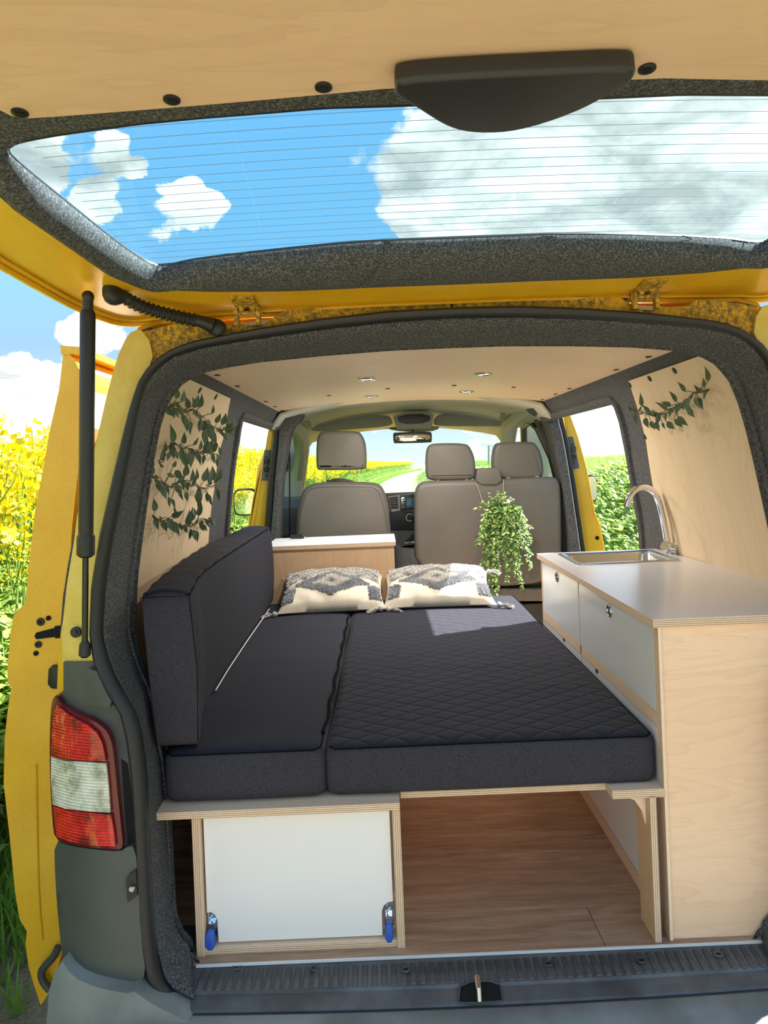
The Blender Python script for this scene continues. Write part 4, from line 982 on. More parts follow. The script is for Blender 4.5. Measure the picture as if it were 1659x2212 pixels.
wt.patch(P_, lambda x, y: (x, y, .694), (0,0,-.0008), step=.3, holes=[hole]); o1 = wt
w2 = MB(); w2.patch(P_, lambda x, y: (x, y, .6932), (0,0,-.0172), step=.3, holes=[hole])
wk = thing('worktop', 'grey-white laminated plywood worktop lying on the kitchen unit', 'worktop', (.63,.6,.676))
o1.obj('laminate', MATS['laminate_top'], wk, smooth=0); w2.obj('core', MATS['ply_z'], wk, smooth=0)
# sink: pressed steel basin with a flat rim
sk = thing('sink', 'stainless steel sink basin sunk into the worktop', 'sink', (.64,.98,.60))
def rr4(x0, x1, y0, y1, r, z, n=6):
    out = []
    for cx_, cy_, a0 in ((x1-r,y0+r,-pi/2),(x1-r,y1-r,0),(x0+r,y1-r,pi/2),(x0+r,y0+r,pi)):
        for k in range(n+1): a = a0+pi/2*k/n; out.append(V((cx_+r*cos(a), cy_+r*sin(a), z)))
    return out
R_ = [rr4(.466,.810,.838,1.122,.012,.6942), rr4(.467,.809,.839,1.121,.012,.6985), rr4(.478,.798,.850,1.110,.012,.6990), rr4(.482,.794,.854,1.106,.02,.6965), rr4(.488,.788,.862,1.100,.035,.690), rr4(.495,.780,.870,1.09,.04,.60), rr4(.52,.755,.895,1.065,.04,.585), rr4(.62,.66,.965,1.0,.015,.580)]
MB().loft(R_, cap=(False, True)).obj('basin', MATS['steel'], sk, smooth=50); MB().torus((.64,.98,.583), (0,0,1), .03, .004, 24, 6).obj('drain', MATS['chrome'], sk)
fc = thing('mixer_tap', 'tall curved chrome tap standing behind the sink by the plywood wall', 'tap', (.80,1.03,.694))
YT = 1.03; sp_ = [aty(u, v, YT) for u, v in [(1443,1180),(1436,1140),(1429,1105),(1422,1080),(1415,1065),(1404,1056),(1390,1052),(1376,1055),(1365,1064),(1358,1076),(1353,1095)]]
sp_ = chaikin(sp_, 2, closed=False); MB().tube(sp_, .0115, 14).obj('spout', MATS['chrome'], fc)
MB().tube([sp_[-1], sp_[-1]+(sp_[-1]-sp_[-2])*1.2], .0095, 12).obj('nozzle', MATS['black'], fc)
bs_ = aty(1447, 1184, YT)
MB().tube([aty(1432,1178,YT)+V((0,-.01,0)), bs_, aty(1466,1188,YT-.015)], [.018,.021,.021], 16).tube([V((bs_.x,bs_.y,.694)), V((bs_.x,bs_.y,bs_.z))], .017, 14).obj('body', MATS['chrome'], fc)
MB().tube([aty(1460,1187,YT-.01), aty(1470,1189,YT-.03)], [.024,.024], 20).obj('control_knob', MATS['chrome'], fc)
# cabinet at the head of the bed
cb = thing('head_cabinet', 'plywood cabinet with pale top behind the left pillow', 'cabinet', (-.40,1.82,0))
board('front_panel', (-.700,1.812,.0), (-.118,1.828,.676), cb, 'birch_z', 'y')
board('side_board', (-.134,1.828,.0), (-.118,2.17,.676), cb, 'birch_z', 'x')
board('side_board', (-.700,1.828,.0), (-.684,2.17,.676), cb, 'birch_z', 'x')
board('back_board', (-.684,2.155,.0), (-.134,2.17,.676), cb, 'birch_z', 'y')
tp = MB().box((-.712,1.80,.676), (-.110,2.185,.6935)); tp.mi = [1,1,1,1,1,1]; tp.obj('top_board', [MATS['laminate'], MATS['ply_z']], cb, smooth=0)
MB().box((-.712,1.80,.6935), (-.110,2.185,.6945)).obj('top_laminate', MATS['laminate'], cb, smooth=0)
ph = thing('torch', 'small black torch lying on the head cabinet top', 'torch', aty(642,1161,2.12)); q = aty(642,1161,2.12); q.z = .6955+.011
MB().tube([q+V((-.035,0,0)), q+V((.02,0,0)), q+V((.03,0,0)), q+V((.036,0,0))], [.010,.011,.011,.009], 12).obj('body', MATS['black'], ph)
MB().disc(q+V((.036,0,0)), (1,0,0), .008, .002, 12).obj('lamp_face', MATS['chrome'], ph)
# ============================================================ mattresses and bolster
rw = random.Random(5)
def wrinkle(p, k=1.0):
    x, y = p.x, p.y
    w = 0
    for (y0, a, ph_, L) in ((.35,.006,0,.5),(.62,.007,1,.6),(.80,.005,2,.5),(1.05,.005,.4,.5),(1.22,.004,1.5,.5)):
        d = (y-y0-.03*sin(5*x+ph_*3)-.05*x); w += a*math.exp(-(d/.022)**2)*(0.5+.5*sin(4*x+ph_))
    return w*k
def seat_fn(x0, x1, top, k):
    def fn(q, nr):
        p = V(q)
        if k == 1.0: p.x -= .14*min(1, max(0, (p.y-.08)/.45))*max(0, 1-(p.x-x0)/.12)
        if nr.z > .5: p.z += wrinkle(p, k)*min(1, (p.x-x0)/.06)*min(1, (x1-p.x)/.06)+.006*sin(pi*(p.x-x0)/(x1-x0))
        if abs(nr.y) > .5: p.y += nr.y*.006*sin(pi*(p.x-x0)/(x1-x0))
        if abs(nr.x) > .5: p.x += nr.x*.003*sin(p.y*9+k)
        return p
    return fn
def mattress(name, label, x0, x1, y1, m, k):
    root = thing(name, label, 'mattress', ((x0+x1)/2, .9, .324))
    b = MB(); b.rbox((x0, .032, .3255), (x1, y1, .438), .024, .026, seat_fn(x0, x1, .438, k))
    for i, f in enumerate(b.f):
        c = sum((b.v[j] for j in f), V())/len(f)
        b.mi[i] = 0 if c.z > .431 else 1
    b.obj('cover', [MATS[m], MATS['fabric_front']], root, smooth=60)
    zt = .4345; pth = [V((x0+.008,.045,zt)), V((x0+.02,.0325,zt-.002)), V(((x0+x1)/2,.028,zt)), V((x1-.02,.0325,zt-.002)), V((x1-.008,.045,zt)), V((x1-.004,.9,zt)), V((x1-.006,y1-.01,zt))]
    MB().tube(pth, .0016, 5).obj('seam', MATS['piping'], root)
    return root
m1 = mattress('mattress', 'plain charcoal mattress section on the storage bench, under the bolster', -.664, -.3135, 1.79, 'fabric', 1.0)
m2 = mattress('mattress', 'wider quilted charcoal mattress section beside the kitchen unit', -.3105, .414, 1.76, 'fabric_quilt', .45)
b = MB(); z0 = -.320
pth = [V((z0+.003*sin(y*31), y, .437+.002*sin(y*23))) for y in [.12+.03*i for i in range(55)]]; b.tube(pth, .004, 6).obj('zip', MATS['piping'], m1)
bo = thing('bolster', 'long upright charcoal bolster cushion against the left wall', 'cushion', (-.70,.9,.44))
def xr(y): return lerp_tab([(.03,-.592),(.15,-.612),(.28,-.636),(.45,-.652),(.65,-.660),(1.0,-.668),(1.8,-.680)], y)
def xl(y): return lerp_tab([(.03,-.700),(.25,-.735),(.6,-.775),(1.1,-.812),(1.8,-.81)], y)
def bfn(q, nr):
    t = (q.x+.5); y = q.y; x = xl(y)+(xr(y)-xl(y))*t
    zz = (q.z-.438)/.345; bulge = .012*sin(pi*min(1, max(0, zz)))*(1 if nr.x > .4 else 0)
    x += bulge if q.y > .1 else bulge*.5; zo = q.z+(0.02 if nr.z > .5 else 0)*sin(pi*t)*.5
    if y < .2: x += (.030*(1-zz)*(1-t)+.010*(1-zz)*t)*(1-y/.2)
    if nr.y < -.4: y -= .008*sin(pi*zz)
    return V((x, y, zo+.002*sin(y*40)*(1 if nr.z > .5 else 0)))
b = MB(); b.rbox((-.5, .036, .446), (.5, 1.80, .783), .028, .04, bfn)
# the box is built one unit wide and squeezed by bfn, so its side radius is small
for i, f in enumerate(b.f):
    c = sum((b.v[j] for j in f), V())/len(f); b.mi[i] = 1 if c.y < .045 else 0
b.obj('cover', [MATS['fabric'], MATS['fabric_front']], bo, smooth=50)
MB().tube([V((xr(y)-.004, y, .779)) for y in [.045+.05*i for i in range(35)]], .0042, 6).obj('zip', MATS['piping'], bo)
MB().tube([V((xl(.04), .034, .779)), V(((xl(.04)+xr(.04))/2, .030, .781)), V((xr(.04), .034, .779)), V((xr(.04)+.012,.030,.62)), V((xr(.04)+.006,.034,.46))], .0009, 5).obj('seam', MATS['piping'], bo)
MB().tube([V((xr(y)+.010, y, .448)) for y in [.45+.05*i for i in range(24)]], .0018, 5).obj('white_piping', MATS['white_cord'], bo)
# ============================================================ pillows
def pillow(label, cx, cy_, cz, w, d, th, tilt, yaw, seed):
    R = random.Random(seed); root = thing('pillow', label, 'pillow', (cx, cy_, cz-.05))
    M = Matrix.Translation((cx, cy_, cz)) @ Matrix.Rotation(yaw, 4, 'Z') @ Matrix.Rotation(tilt, 4, 'X')
    def prof_(a, c_, top):
        e = (1-abs(a)**2.6)*(1-abs(c_)**2.6); h = max(0, e)**.42
        x = w/2*a*(1-.07*(1-c_*c_)); y = d/2*c_*(1-.07*(1-a*a))
        wr_ = .006*sin(9*a+3*c_+seed)*cos(7*c_-2*a)*h+.004*sin(17*a*c_+seed)
        return V((x, y, (th*.62*h+wr_*h if top else -th*.38*h*.6)))
    n = 36; b = MB()
    for top in (True, False):
        rows = [[M @ prof_(-1+2*i/n, -1+2*j/n, top) for i in range(n+1)] for j in range(n+1)]; b.loft(rows, closed=False)
    b.obj('cover', MATS['cream_cloth'], root, smooth=60, weld=True)
    # tufted diamonds: short yarn loops
    tg, tc = MB(), MB()
    def tuft(B, p, nr, s):
        a = V((R.uniform(-1,1), R.uniform(-1,1), R.uniform(-.3,.3))).normalized(); c_ = nr.cross(a).normalized(); a = c_.cross(nr).normalized()
        tip = p+nr*s*1.3+a*R.uniform(-.5,.5)*s+c_*R.uniform(-.5,.5)*s
        B.add([p+a*s*.55, p-a*s*.3+c_*s*.5, p-a*s*.3-c_*s*.5, tip], [(0,1,3),(1,2,3),(2,0,3)])
    for _ in range(11000):
        a = R.uniform(-.93,.93); c_ = R.uniform(-.86,.97)
        dd = abs(a)/.80+abs(c_+.22)/.60; k = None
        if dd < .14: k = 'g'
        elif dd < .50: k = 'c'
        elif .52 < dd < .95: k = 'g'
        elif dd > 1.08 and c_ > .02:
            st_2 = abs(a)/.78+abs(c_-.12)/.5
            fr = (st_2*2.6) % 1; k = 'g' if fr < .40 else ('c' if fr > .5 else None)
        elif dd > 1.25 and abs(a) > .72 and c_ < -.3: k = 'g'
        if not k: continue
        p = prof_(a, c_, True); q = prof_(a+.01, c_, True)-p; q2 = prof_(a, c_+.01, True)-p; nr = q.cross(q2).normalized()
        P_ = M @ p; nr = (M.to_3x3() @ nr).normalized(); tuft(tg if k == 'g' else tc, P_, nr, R.uniform(.006,.010))
    tag(tg.obj('grey_tufting', MATS['tuft_grey'], root, smooth=0), kind='stuff'); tag(tc.obj('cream_tufting', MATS['tuft_cream'], root, smooth=0), kind='stuff')
    for sa, sb in ((-1,-1),(1,-1),(-1,1),(1,1)):
        p0 = M @ V((w/2*sa*.99, d/2*sb*.99, 0)); dr = V((sa*.9, sb*.35, 0)).normalized()
        b = MB(); b.ball(p0+dr*.012, .012, 10, 7)
        for k in range(26):
            a = R.uniform(0, 2*pi); r_ = R.uniform(.3,1); e = p0+dr*.020; side = dr.cross(V((0,0,1)))
            q1 = e+(side*cos(a)+V((0,0,1))*sin(a))*.009*r_+dr*.016; q2 = e+(side*cos(a)+V((0,0,.6))*sin(a))*.017*r_+dr*R.uniform(.038,.055)+V((0,0,-.010))
            fl_ = .4405+abs(R.gauss(0,.004)) if True else 0
            for q in (q1, q2): q.z = max(q.z, fl_)
            b.tube([e, q1, q2], .0016, 4, caps=False)
        b.obj('tassel', MATS['tassel_yarn'], root)
    return root
pillow('cream pillow with grey tufted diamonds in front of the head cabinet', -.395, 1.645, .496, .45, .37, .115, radians(14), radians(1.5), 2)
pillow('cream tufted pillow on the quilted mattress, half in sunlight', .062, 1.645, .496, .47, .37, .115, radians(13), radians(-2), 9)
# ============================================================ seats
def backrest(root, pxl, Y, th, name='backrest', r=.035): return px_puff(name, pxl, Y, th, r, MATS['leather'], root, 2, 60)
sA = thing('driver_seat', 'single front seat with grey leather back and tall headrest', 'seat', (-.26,2.5,.0))
backrest(sA, [(636,1330),(637,1120),(648,1072),(657,1053),(680,1043),(740,1041),(800,1042),(822,1047),(832,1064),(842,1100),(856,1330)], 2.42, .13)
o = px_puff('headrest', [(682,1012),(683,950),(690,934),(700,931),(772,930),(782,938),(791,960),(792,1010),(786,1015),(690,1016)], 2.44, .10, .022, MATS['leather'], sA, 2, 60)
for u in (703, 768): MB().tube([aty(u, 1006, 2.49), aty(u, 1050, 2.49)], .0062, 10).obj('headrest_post', MATS['chrome'], sA); MB().disc(aty(u, 1045, 2.49)-V((0,0,.004)), (0,0,1), .017, .010, 16).obj('post_collar', MATS['console_grey'], sA)
MB().rbox((-.50,2.50,.25), (-.02,3.0,.42), .05, .08).obj('cushion', MATS['leather'], sA); MB().box((-.46,2.50,.0), (-.06,2.9,.25)).obj('seat_base', MATS['dash_dark'], sA, smooth=0)
sm = [aty(u, v, 2.418) for u, v in [(646,1150),(647,1120),(656,1078),(665,1060),(684,1051),(796,1051),(812,1054),(822,1070),(831,1102),(838,1150)]]; MB().tube(chaikin(sm, 2, closed=False), .0012, 4).obj('seam', MATS['seam'], sA)
belt = thing('seat_belt', 'black seat belt strap hanging beside the left front pillar', 'seat belt', aty(626,1160,2.66)); MB().loft([[aty(624,975,2.66), aty(627,975,2.66), aty(627,975,2.663), aty(624,975,2.663)], [aty(624,1170,2.66), aty(627.5,1170,2.66), aty(627.5,1170,2.663), aty(624,1170,2.663)]]).obj('strap', MATS['black'], belt, smooth=0)
sB = thing('passenger_bench', 'double front passenger bench with two headrests and grey leather back', 'seat', (.48,2.45,.0))
backrest(sB, [(897,1268),(896,1100),(897,1062),(905,1046),(922,1039),(1010,1037),(1100,1034),(1195,1029),(1209,1036),(1214,1056),(1215,1180),(1216,1268)], 2.36, .13, r=.03)
px_puff('headrest', [(920,1008),(921,975),(927,961),(940,957),(1006,957),(1017,966),(1027,990),(1029,1026),(1022,1038),(930,1039),(922,1030)], 2.39, .10, .022, MATS['leather'], sB, 2, 60)
px_puff('headrest', [(1064,1005),(1067,972),(1074,957),(1086,955),(1150,953),(1162,962),(1172,985),(1177,1022),(1168,1035),(1080,1036),(1069,1024)], 2.39, .10, .022, MATS['leather'], sB, 2, 60)
px_puff('belt_housing', [(1027,1048),(1031,1014),(1036,1012),(1074,1010),(1080,1013),(1087,1048)], 2.35, .12, .008, MATS['leather'], sB, 1, 60)
for (u, v) in ((946,1040),(1009,1038),(1097,1033),(1160,1030)): MB().disc(aty(u, v, 2.40), (0,0,1), .016, .006, 14).tube([aty(u, v, 2.40), aty(u, v-14, 2.42)], .006, 8).obj('post_collar', MATS['steel'], sB)
px_puff('bench_base', [(900,1272),(1216,1272),(1216,1299),(902,1299)], 2.37, .5, .006, MATS['leather'], sB, 0, 50)
MB().box((.06,2.38,.0), (.86,2.85,.27)).obj('base_frame', MATS['dash_dark'], sB, smooth=0)
MB().rbox((.05,2.5,.30), (.87,3.0,.46), .05, .1).obj('cushion', MATS['leather'], sB)
px_puff('recliner_cover', [(884,1250),(886,1238),(895,1228),(901,1226),(901,1256)], 2.40, .1, .004, MATS['pillar_trim'], sB, 1)
# ============================================================ leaves
WT = [(0,0),(.10,.62),(.22,.95),(.36,1.0),(.52,.86),(.68,.58),(.82,.28),(.92,.10),(1,0)]
def leaf_mesh(name, m, L=1.0, W=.42, curl=.15, fold=.12, seg=8):
    vs = []; fs = []
    for i, (t, w) in enumerate(WT):
        w *= W*.5; z = -curl*t*t*L; sw = .05*sin(t*3)
        vs += [(-w*L+sw, t*L, z+fold*w*L), (sw, t*L, z), (w*L+sw, t*L, z+fold*w*L)]
    for i in range(len(WT)-1):
        a = i*3; fs += [(a, a+1, a+4, a+3), (a+1, a+2, a+5, a+4)]
    me = bpy.data.meshes.new(name); me.from_pydata(vs, [], fs); me.materials.append(MATS[m]); me.polygons.foreach_set('use_smooth', [True]*len(me.polygons)); return me
LM = [leaf_mesh('leaf', 'vine_leaf', 1, w, c_, f) for w, c_, f in ((.44,.20,.35),(.33,.35,.5),(.48,.12,.3))]
def put_leaf(par, base, direction, up, L, k, name='leaf'):
    y = direction.normalized(); x = y.cross(up).normalized(); z = x.cross(y)
    o = bpy.data.objects.new(name, LM[k]); C.objects.link(o); o.parent = par
    M = Matrix((x, y, z)).transposed().to_4x4(); M.translation = base-V(par['_b']); o.matrix_local = M @ Matrix.Scale(L, 4); return o
RL = random.Random(21)
def wallpt(u, v, off, side):
    p = None
    try: p = on_wall(u, v, off)
    except ValueError: pass
    return p
def vine(label, stem, leaves, side, org, sc, off=.035):
    P = [wallpt(org[0]+u/sc, org[1]+v/sc, off, side) for u, v in stem]; P = [p for p in P if p]
    root = thing('vine_garland', label, 'garland', P[0], 'artificial vine garlands on the plywood walls')
    S = chaikin(P, 2, closed=False); S = [p+V((-side*.008*sin(i*1.3), 0, .004*cos(i*1.9))) for i, p in enumerate(S)]
    b = MB(); b.tube(S, .0022, 5); S2 = [p+V((-side*.006*sin(i*1.3+2.4), .003*cos(i), .006*sin(i*1.1))) for i, p in enumerate(S)]; b.tube(S2, .0015, 5)
    for (u, v, ln, ang) in leaves:                       # leaf base in crop pixels, length, screen angle (0 = right, 90 = up)
        p = wallpt(org[0]+u/sc, org[1]+v/sc, off+RL.uniform(.0,.035), side)
        if not p: continue
        u2, v2 = u+ln*cos(radians(ang)), v-ln*sin(radians(ang)); q = aty(org[0]+u2/sc, org[1]+v2/sc, p.y+RL.uniform(-.012,.012))
        lim = prof(q.z)-.014
        if abs(q.x) > lim: q.x = side*lim
        d = q-p; L = min(.078, max(.026, d.length*.85)); d = d.normalized()
        near = min(S, key=lambda s_: (s_-p).length)
        MB().tube([near, near.lerp(p, .5)+V((-side*.006,0,.004)), p], .0011, 4).obj('leaf_stalk', MATS['vine_stem'], root)
        up = V((-side*RL.uniform(.1,.9), -1, RL.uniform(-.4,.5)))
        put_leaf(root, p, d, up, L, RL.randrange(3))
    for p in S[4::max(3, len(S)//10)]:
        d = V((-side*RL.uniform(-.2,.6), RL.uniform(-.3,.3), RL.choice((-1,-.8,.7)))).normalized(); put_leaf(root, p+V((-side*.006,0,0)), d, V((-side*RL.uniform(0,.8), -1, RL.uniform(-.4,.6))), RL.uniform(.024,.042), RL.randrange(3))
    b.obj('stem', MATS['vine_stem'], root)
OL, SL = (290, 760), 4.609
vine('top garland of green variegated leaves on the left plywood wall', [(290,540),(340,555),(400,520),(450,550),(520,590),(600,590),(650,640),(720,700),(780,740),(850,790),(900,760),(960,740)],
     [(415,470,150,82),(470,500,150,75),(590,560,170,70),(640,560,190,72),(600,540,120,100),(770,620,120,75),(810,710,140,65),(870,730,160,70),(400,560,130,-62),(430,540,120,-65),(480,620,170,-70),(520,660,180,-80),(560,690,170,-88),(650,680,140,-85),(700,720,170,-75),(740,740,200,-70),(780,790,190,-70),(920,760,120,40),(900,790,130,15),(950,760,130,30),(690,700,120,-110),(720,760,200,-95),(880,800,110,-60),(930,800,120,-40)], -1, OL, SL)
vine('second garland of green leaves below the top one on the left plywood wall', [(260,1150),(280,1040),(310,960),(400,905),(470,940),(550,990),(640,1000),(720,1000),(800,1010),(850,1050)],
     [(380,910,240,92),(400,900,90,-120),(410,980,130,-70),(470,960,220,-78),(520,1000,200,-80),(570,1000,190,-90),(590,930,110,60),(650,980,130,80),(690,990,180,70),(720,980,160,60),(770,1000,130,58),(640,1010,150,-75),(690,1020,140,-85),(780,1020,120,-75),(760,930,130,-100),(820,900,130,-105),(820,1060,110,-80),(350,1000,80,-100)], -1, OL, SL)
vine('third garland of green leaves in the middle of the left plywood wall', [(150,1220),(200,1240),(250,1290),(320,1340),(400,1320),(480,1300),(540,1290),(600,1340),(680,1360),(760,1330),(820,1330)],
     [(165,1160,120,80),(150,1250,80,-80),(240,1290,100,-65),(270,1330,180,-65),(330,1210,110,-25),(380,1150,90,60),(410,1180,160,-50),(430,1310,150,50),(500,1240,170,80),(560,1290,160,75),(610,1280,150,80),(690,1290,180,75),(760,1290,200,82),(800,1310,190,75),(830,1280,150,75),(450,1380,130,-70),(510,1390,130,-75),(640,1380,190,-85),(660,1420,170,-95),(720,1400,130,-80),(740,1420,140,-70),(820,1360,160,-72),(340,1440,140,-75),(370,1460,130,-60)], -1, OL, SL)
vine('lowest garland of green leaves on the left plywood wall', [(180,1645),(240,1655),(300,1690),(360,1680),(420,1730),(480,1745),(560,1730),(640,1690),(700,1660),(780,1680)],
     [(200,1590,160,92),(300,1690,130,-75),(340,1660,190,-65),(390,1690,180,-65),(370,1640,160,25),(410,1630,110,100),(520,1720,180,75),(560,1690,170,80),(600,1640,120,95),(560,1760,150,-85),(590,1770,140,-75),(620,1780,140,-78),(650,1720,110,-50),(700,1660,130,-55),(740,1650,120,-60),(690,1720,90,-60),(640,1640,200,85)], -1, OL, SL)
OR_, SR = (1140, 740), 3.197
vine('short garland of green leaves on the right plywood wall near the ceiling', [(1250,340),(1215,320),(1160,345),(1110,395),(1050,440),(1000,465),(940,490),(880,485),(820,480),(770,490),(735,475)],
     [(1245,270,130,98),(1215,310,60,92),(1090,340,110,130),(1025,410,110,120),(990,440,90,155),(965,465,110,145),(1160,370,120,-75),(1180,380,110,-70),(1095,420,130,-62),(1110,450,100,-60),(1035,510,120,-40),(1010,530,110,-35),(960,545,100,-42),(880,500,50,160),(895,505,90,170),(790,440,110,105),(770,420,70,60),(885,545,90,-70),(850,540,90,-65),(810,520,90,-70),(745,490,100,-85),(930,550,60,-70),(740,480,30,110)], 1, OR_, SR, .03)
# hanging basket on the bench back
pot_c = aty(1082, 1122, 2.27)
hb = thing('hanging_plant', 'trailing green variegated plant hanging from the front bench headrests', 'plant', pot_c)
b = MB(); b.loft([[pot_c+V((r_*cos(t), r_*sin(t), z)) for t in [2*pi*k/24 for k in range(24)]] for r_, z in ((.030,-.05),(.040,-.045),(.050,.035),(.054,.040),(.054,.047),(.048,.047))]); b.obj('pot', MATS['black'], hb)
for (u, v, du) in ((1028,1042,-.038), (1088,1036,.036)):
    MB().tube([aty(u, v, 2.345), aty(u+(14 if du < 0 else 0), v+40, 2.32), pot_c+V((du, 0, .047)), pot_c+V((du*.9,-.03,-.03))], .0016, 5).obj('cord', MATS['jute'], hb)
MB().tube([aty(1086,1045,2.345), aty(1080,1012,2.34), aty(1032,1014,2.34), aty(1027,1045,2.345)], .0015, 5)
RB = random.Random(4); st_m = MB(); f1 = MB(); f2 = MB()
def bleaf(B, p, d, L, up):
    d = d.normalized(); x = d.cross(up).normalized() if d.cross(up).length > 1e-3 else V((1,0,0)); n = x.cross(d)
    B.add([p, p+d*L*.35+x*L*.27+n*L*.08, p+d*L*.8+x*L*.16+n*L*.02, p+d*L-n*L*.12, p+d*L*.8-x*L*.16+n*L*.02, p+d*L*.35-x*L*.27+n*L*.08, p+d*L*.5-n*.0], [(0,1,6),(1,2,6),(2,3,6),(3,4,6),(4,5,6),(5,0,6)])
ends = [(1045,1110),(1038,1170),(1030,1175),(1042,1215),(1050,1240),(1058,1262),(1064,1285),(1072,1290),(1075,1255),(1095,1255),(1098,1225),(1088,1200),(1110,1195),(1118,1175),(1124,1215),(1122,1250),(1128,1268),(1140,1190),(1148,1198),(1148,1225),(1143,1160),(1146,1140),(1148,1170),(1135,1120),(1112,1240),(1068,1225),(1080,1180),(1100,1165),(1055,1195),(1066,1205),(1130,1182),(1072,1160),(1092,1150),(1050,1150)]
pc = pot_c+V((0,0,.05))
for (u, v) in ends+[(1032,1097),(1120,1098),(1060,1070),(1075,1064),(1090,1068),(1105,1078),(1045,1085),(1125,1110),(1082,1075),(1052,1092),(1068,1086),(1110,1095)]:
    up_ = v < 1115; e = aty(u, v, 2.27-RB.uniform(.02,.09)+(.0 if not up_ else .03)); dx = e-pc; r_ = V((dx.x, dx.y, 0))
    if up_: path = [pc, pc.lerp(e, .5)+V((0,-.01,.01)), e]
    else: path = [pc, pc+V((r_.x*.55, -.055, .012)), pc.lerp(e, .45)+V((r_.x*.25, -.02, .03)), e.lerp(pc, .2)+V((r_.x*.05,0,0)), e]
    path = chaikin(path, 2, closed=False); ln = sum((q-p).length for p, q in zip(path, path[1:])); S = resample(path, max(4, int(ln/.010))); st_m.tube(S, .0011, 4)
    for i, p in enumerate(S[1:], 1):
        t = (p-S[i-1]).normalized()
        for _ in range(2):
            d = (t*RB.uniform(.3,.9)+V((RB.uniform(-1,1), RB.uniform(-1,.5), RB.uniform(-.6,.6)))).normalized()
            bleaf(f2 if RB.random() < .30 else f1, p, d, RB.uniform(.016,.027), V((RB.uniform(-.4,.4), -.7, .8)))
st_m.obj('stems', MATS['basket_stem'], hb); tag(f1.obj('foliage', MATS['basket_leaf'], hb, smooth=0), kind='stuff'); tag(f2.obj('pale_foliage', MATS['basket_leaf_pale'], hb, smooth=0), kind='stuff')
b = MB(); p = aty(1098, 1082, 2.20)
for k in range(5): bleaf(b, p, V((cos(k*1.26), -.4, sin(k*1.26))), .016, V((0,-1,0)))
b.obj('white_flower', MATS['petal_white'], hb)
# ============================================================ land plants
RP = random.Random(11)
def rape_parts(seed, H=1.4, full=True):
    R = random.Random(seed); st, fl_, lf = MB(), MB(), MB()
    top = V((R.uniform(-.08,.08), R.uniform(-.08,.08), H)); ax = [V((0,0,0)), top*.5+V((R.uniform(-.03,.03), 0, 0)), top]
    st.tube(ax, [.008,.006,.003], 4, caps=False)
    def cluster(p, s):
        for _ in range(26 if full else 8):
            q = p+V((R.gauss(0,s), R.gauss(0,s), R.gauss(0,s*1.1))); r_ = s*(.30 if full else .62)*R.uniform(.7,1.2); a = V((R.uniform(-1,1), R.uniform(-1,1), R.uniform(-1,1))).normalized(); n = a.orthogonal().normalized(); c_ = a.cross(n)
            fl_.add([q+n*r_, q+c_*r_, q-n*r_, q-c_*r_], [(0,1,2,3)])
    cluster(top, .032)
    for k in range(11 if full else 6):
        t = R.uniform(.50,.90); p = top*t; a = R.uniform(0, 2*pi); L = H*(1.02-t)*R.uniform(.5,1.0)
        e = p+V((cos(a)*.34*L+.0, sin(a)*.34*L, L*.85)); st.tube([p, p.lerp(e, .5)+V((cos(a)*.02, sin(a)*.02, -.01)), e], [.0035,.003,.002], 3, caps=False); cluster(e, .030)
        if R.random() < .6: cluster(p.lerp(e, .75), .022)
    for k in range(14 if full else 8):
        z = R.uniform(.05,.72)*H; a = R.uniform(0, 2*pi); L = R.uniform(.10,.24)*(1.1-z/H*.6); d = V((cos(a), sin(a), R.uniform(-.2,.7)))
        bleaf(lf, V((0,0,z)), d, L, V((0,0,1)))
    return st, fl_, lf
def merged(name, parts, mats):
    b = MB()
    for i, p in enumerate(parts): o = len(b.v); b.v += p.v; b.f += [[j+o for j in f] for f in p.f]; b.mi += [i]*len(p.f)
    return b
protos = []
for k in range(5):
    st, fl_, lf = rape_parts(k*7+1)
    root = thing('rapeseed_plant', 'tall yellow flowering rapeseed plant at the edge of the field left of the van', 'plant', (0,0,0), 'yellow rapeseed plants beside the van')
    s_ = st.obj('stem', MATS['rape_stem'], root); l_ = lf.obj('leaves', MATS['weed_leaf'], root, smooth=0); f_ = fl_.obj('flowers', MATS['rape_flower'], root, smooth=0)
    l_['kind'] = 'stuff'; f_['kind'] = 'stuff'
    protos.append((root, [s_, l_, f_]))
def copy_plant(src, loc, rz, sc):
    root, parts = src; r = root.copy(); C.objects.link(r); r.location = loc; r.rotation_euler = (RP.uniform(-.08,.08), RP.uniform(-.08,.08), rz); r.scale = (sc,)*3
    for p in parts: c_ = p.copy(); C.objects.link(c_); c_.parent = r
    return r
spots = []
tries = 0
while len(spots) < 230 and tries < 20000:
    tries += 1; x = RP.uniform(-5.0, -1.85); y = RP.uniform(-.3, 9)
    if x < -2.0-.62*(y+1.585): continue
    if all((x-a)**2+(y-c_)**2 > .10**2 for a, c_ in spots): spots.append((x, y))
for i, (x, y) in enumerate(spots):
    if i < 5: r = protos[i][0]; r.location = (x, y, land(x, y)-.02); r.scale = (1.0,)*3
    else: copy_plant(protos[i % 5], (x, y, land(x, y)-.02), RP.uniform(0, 6.28), RP.uniform(.80,1.05))
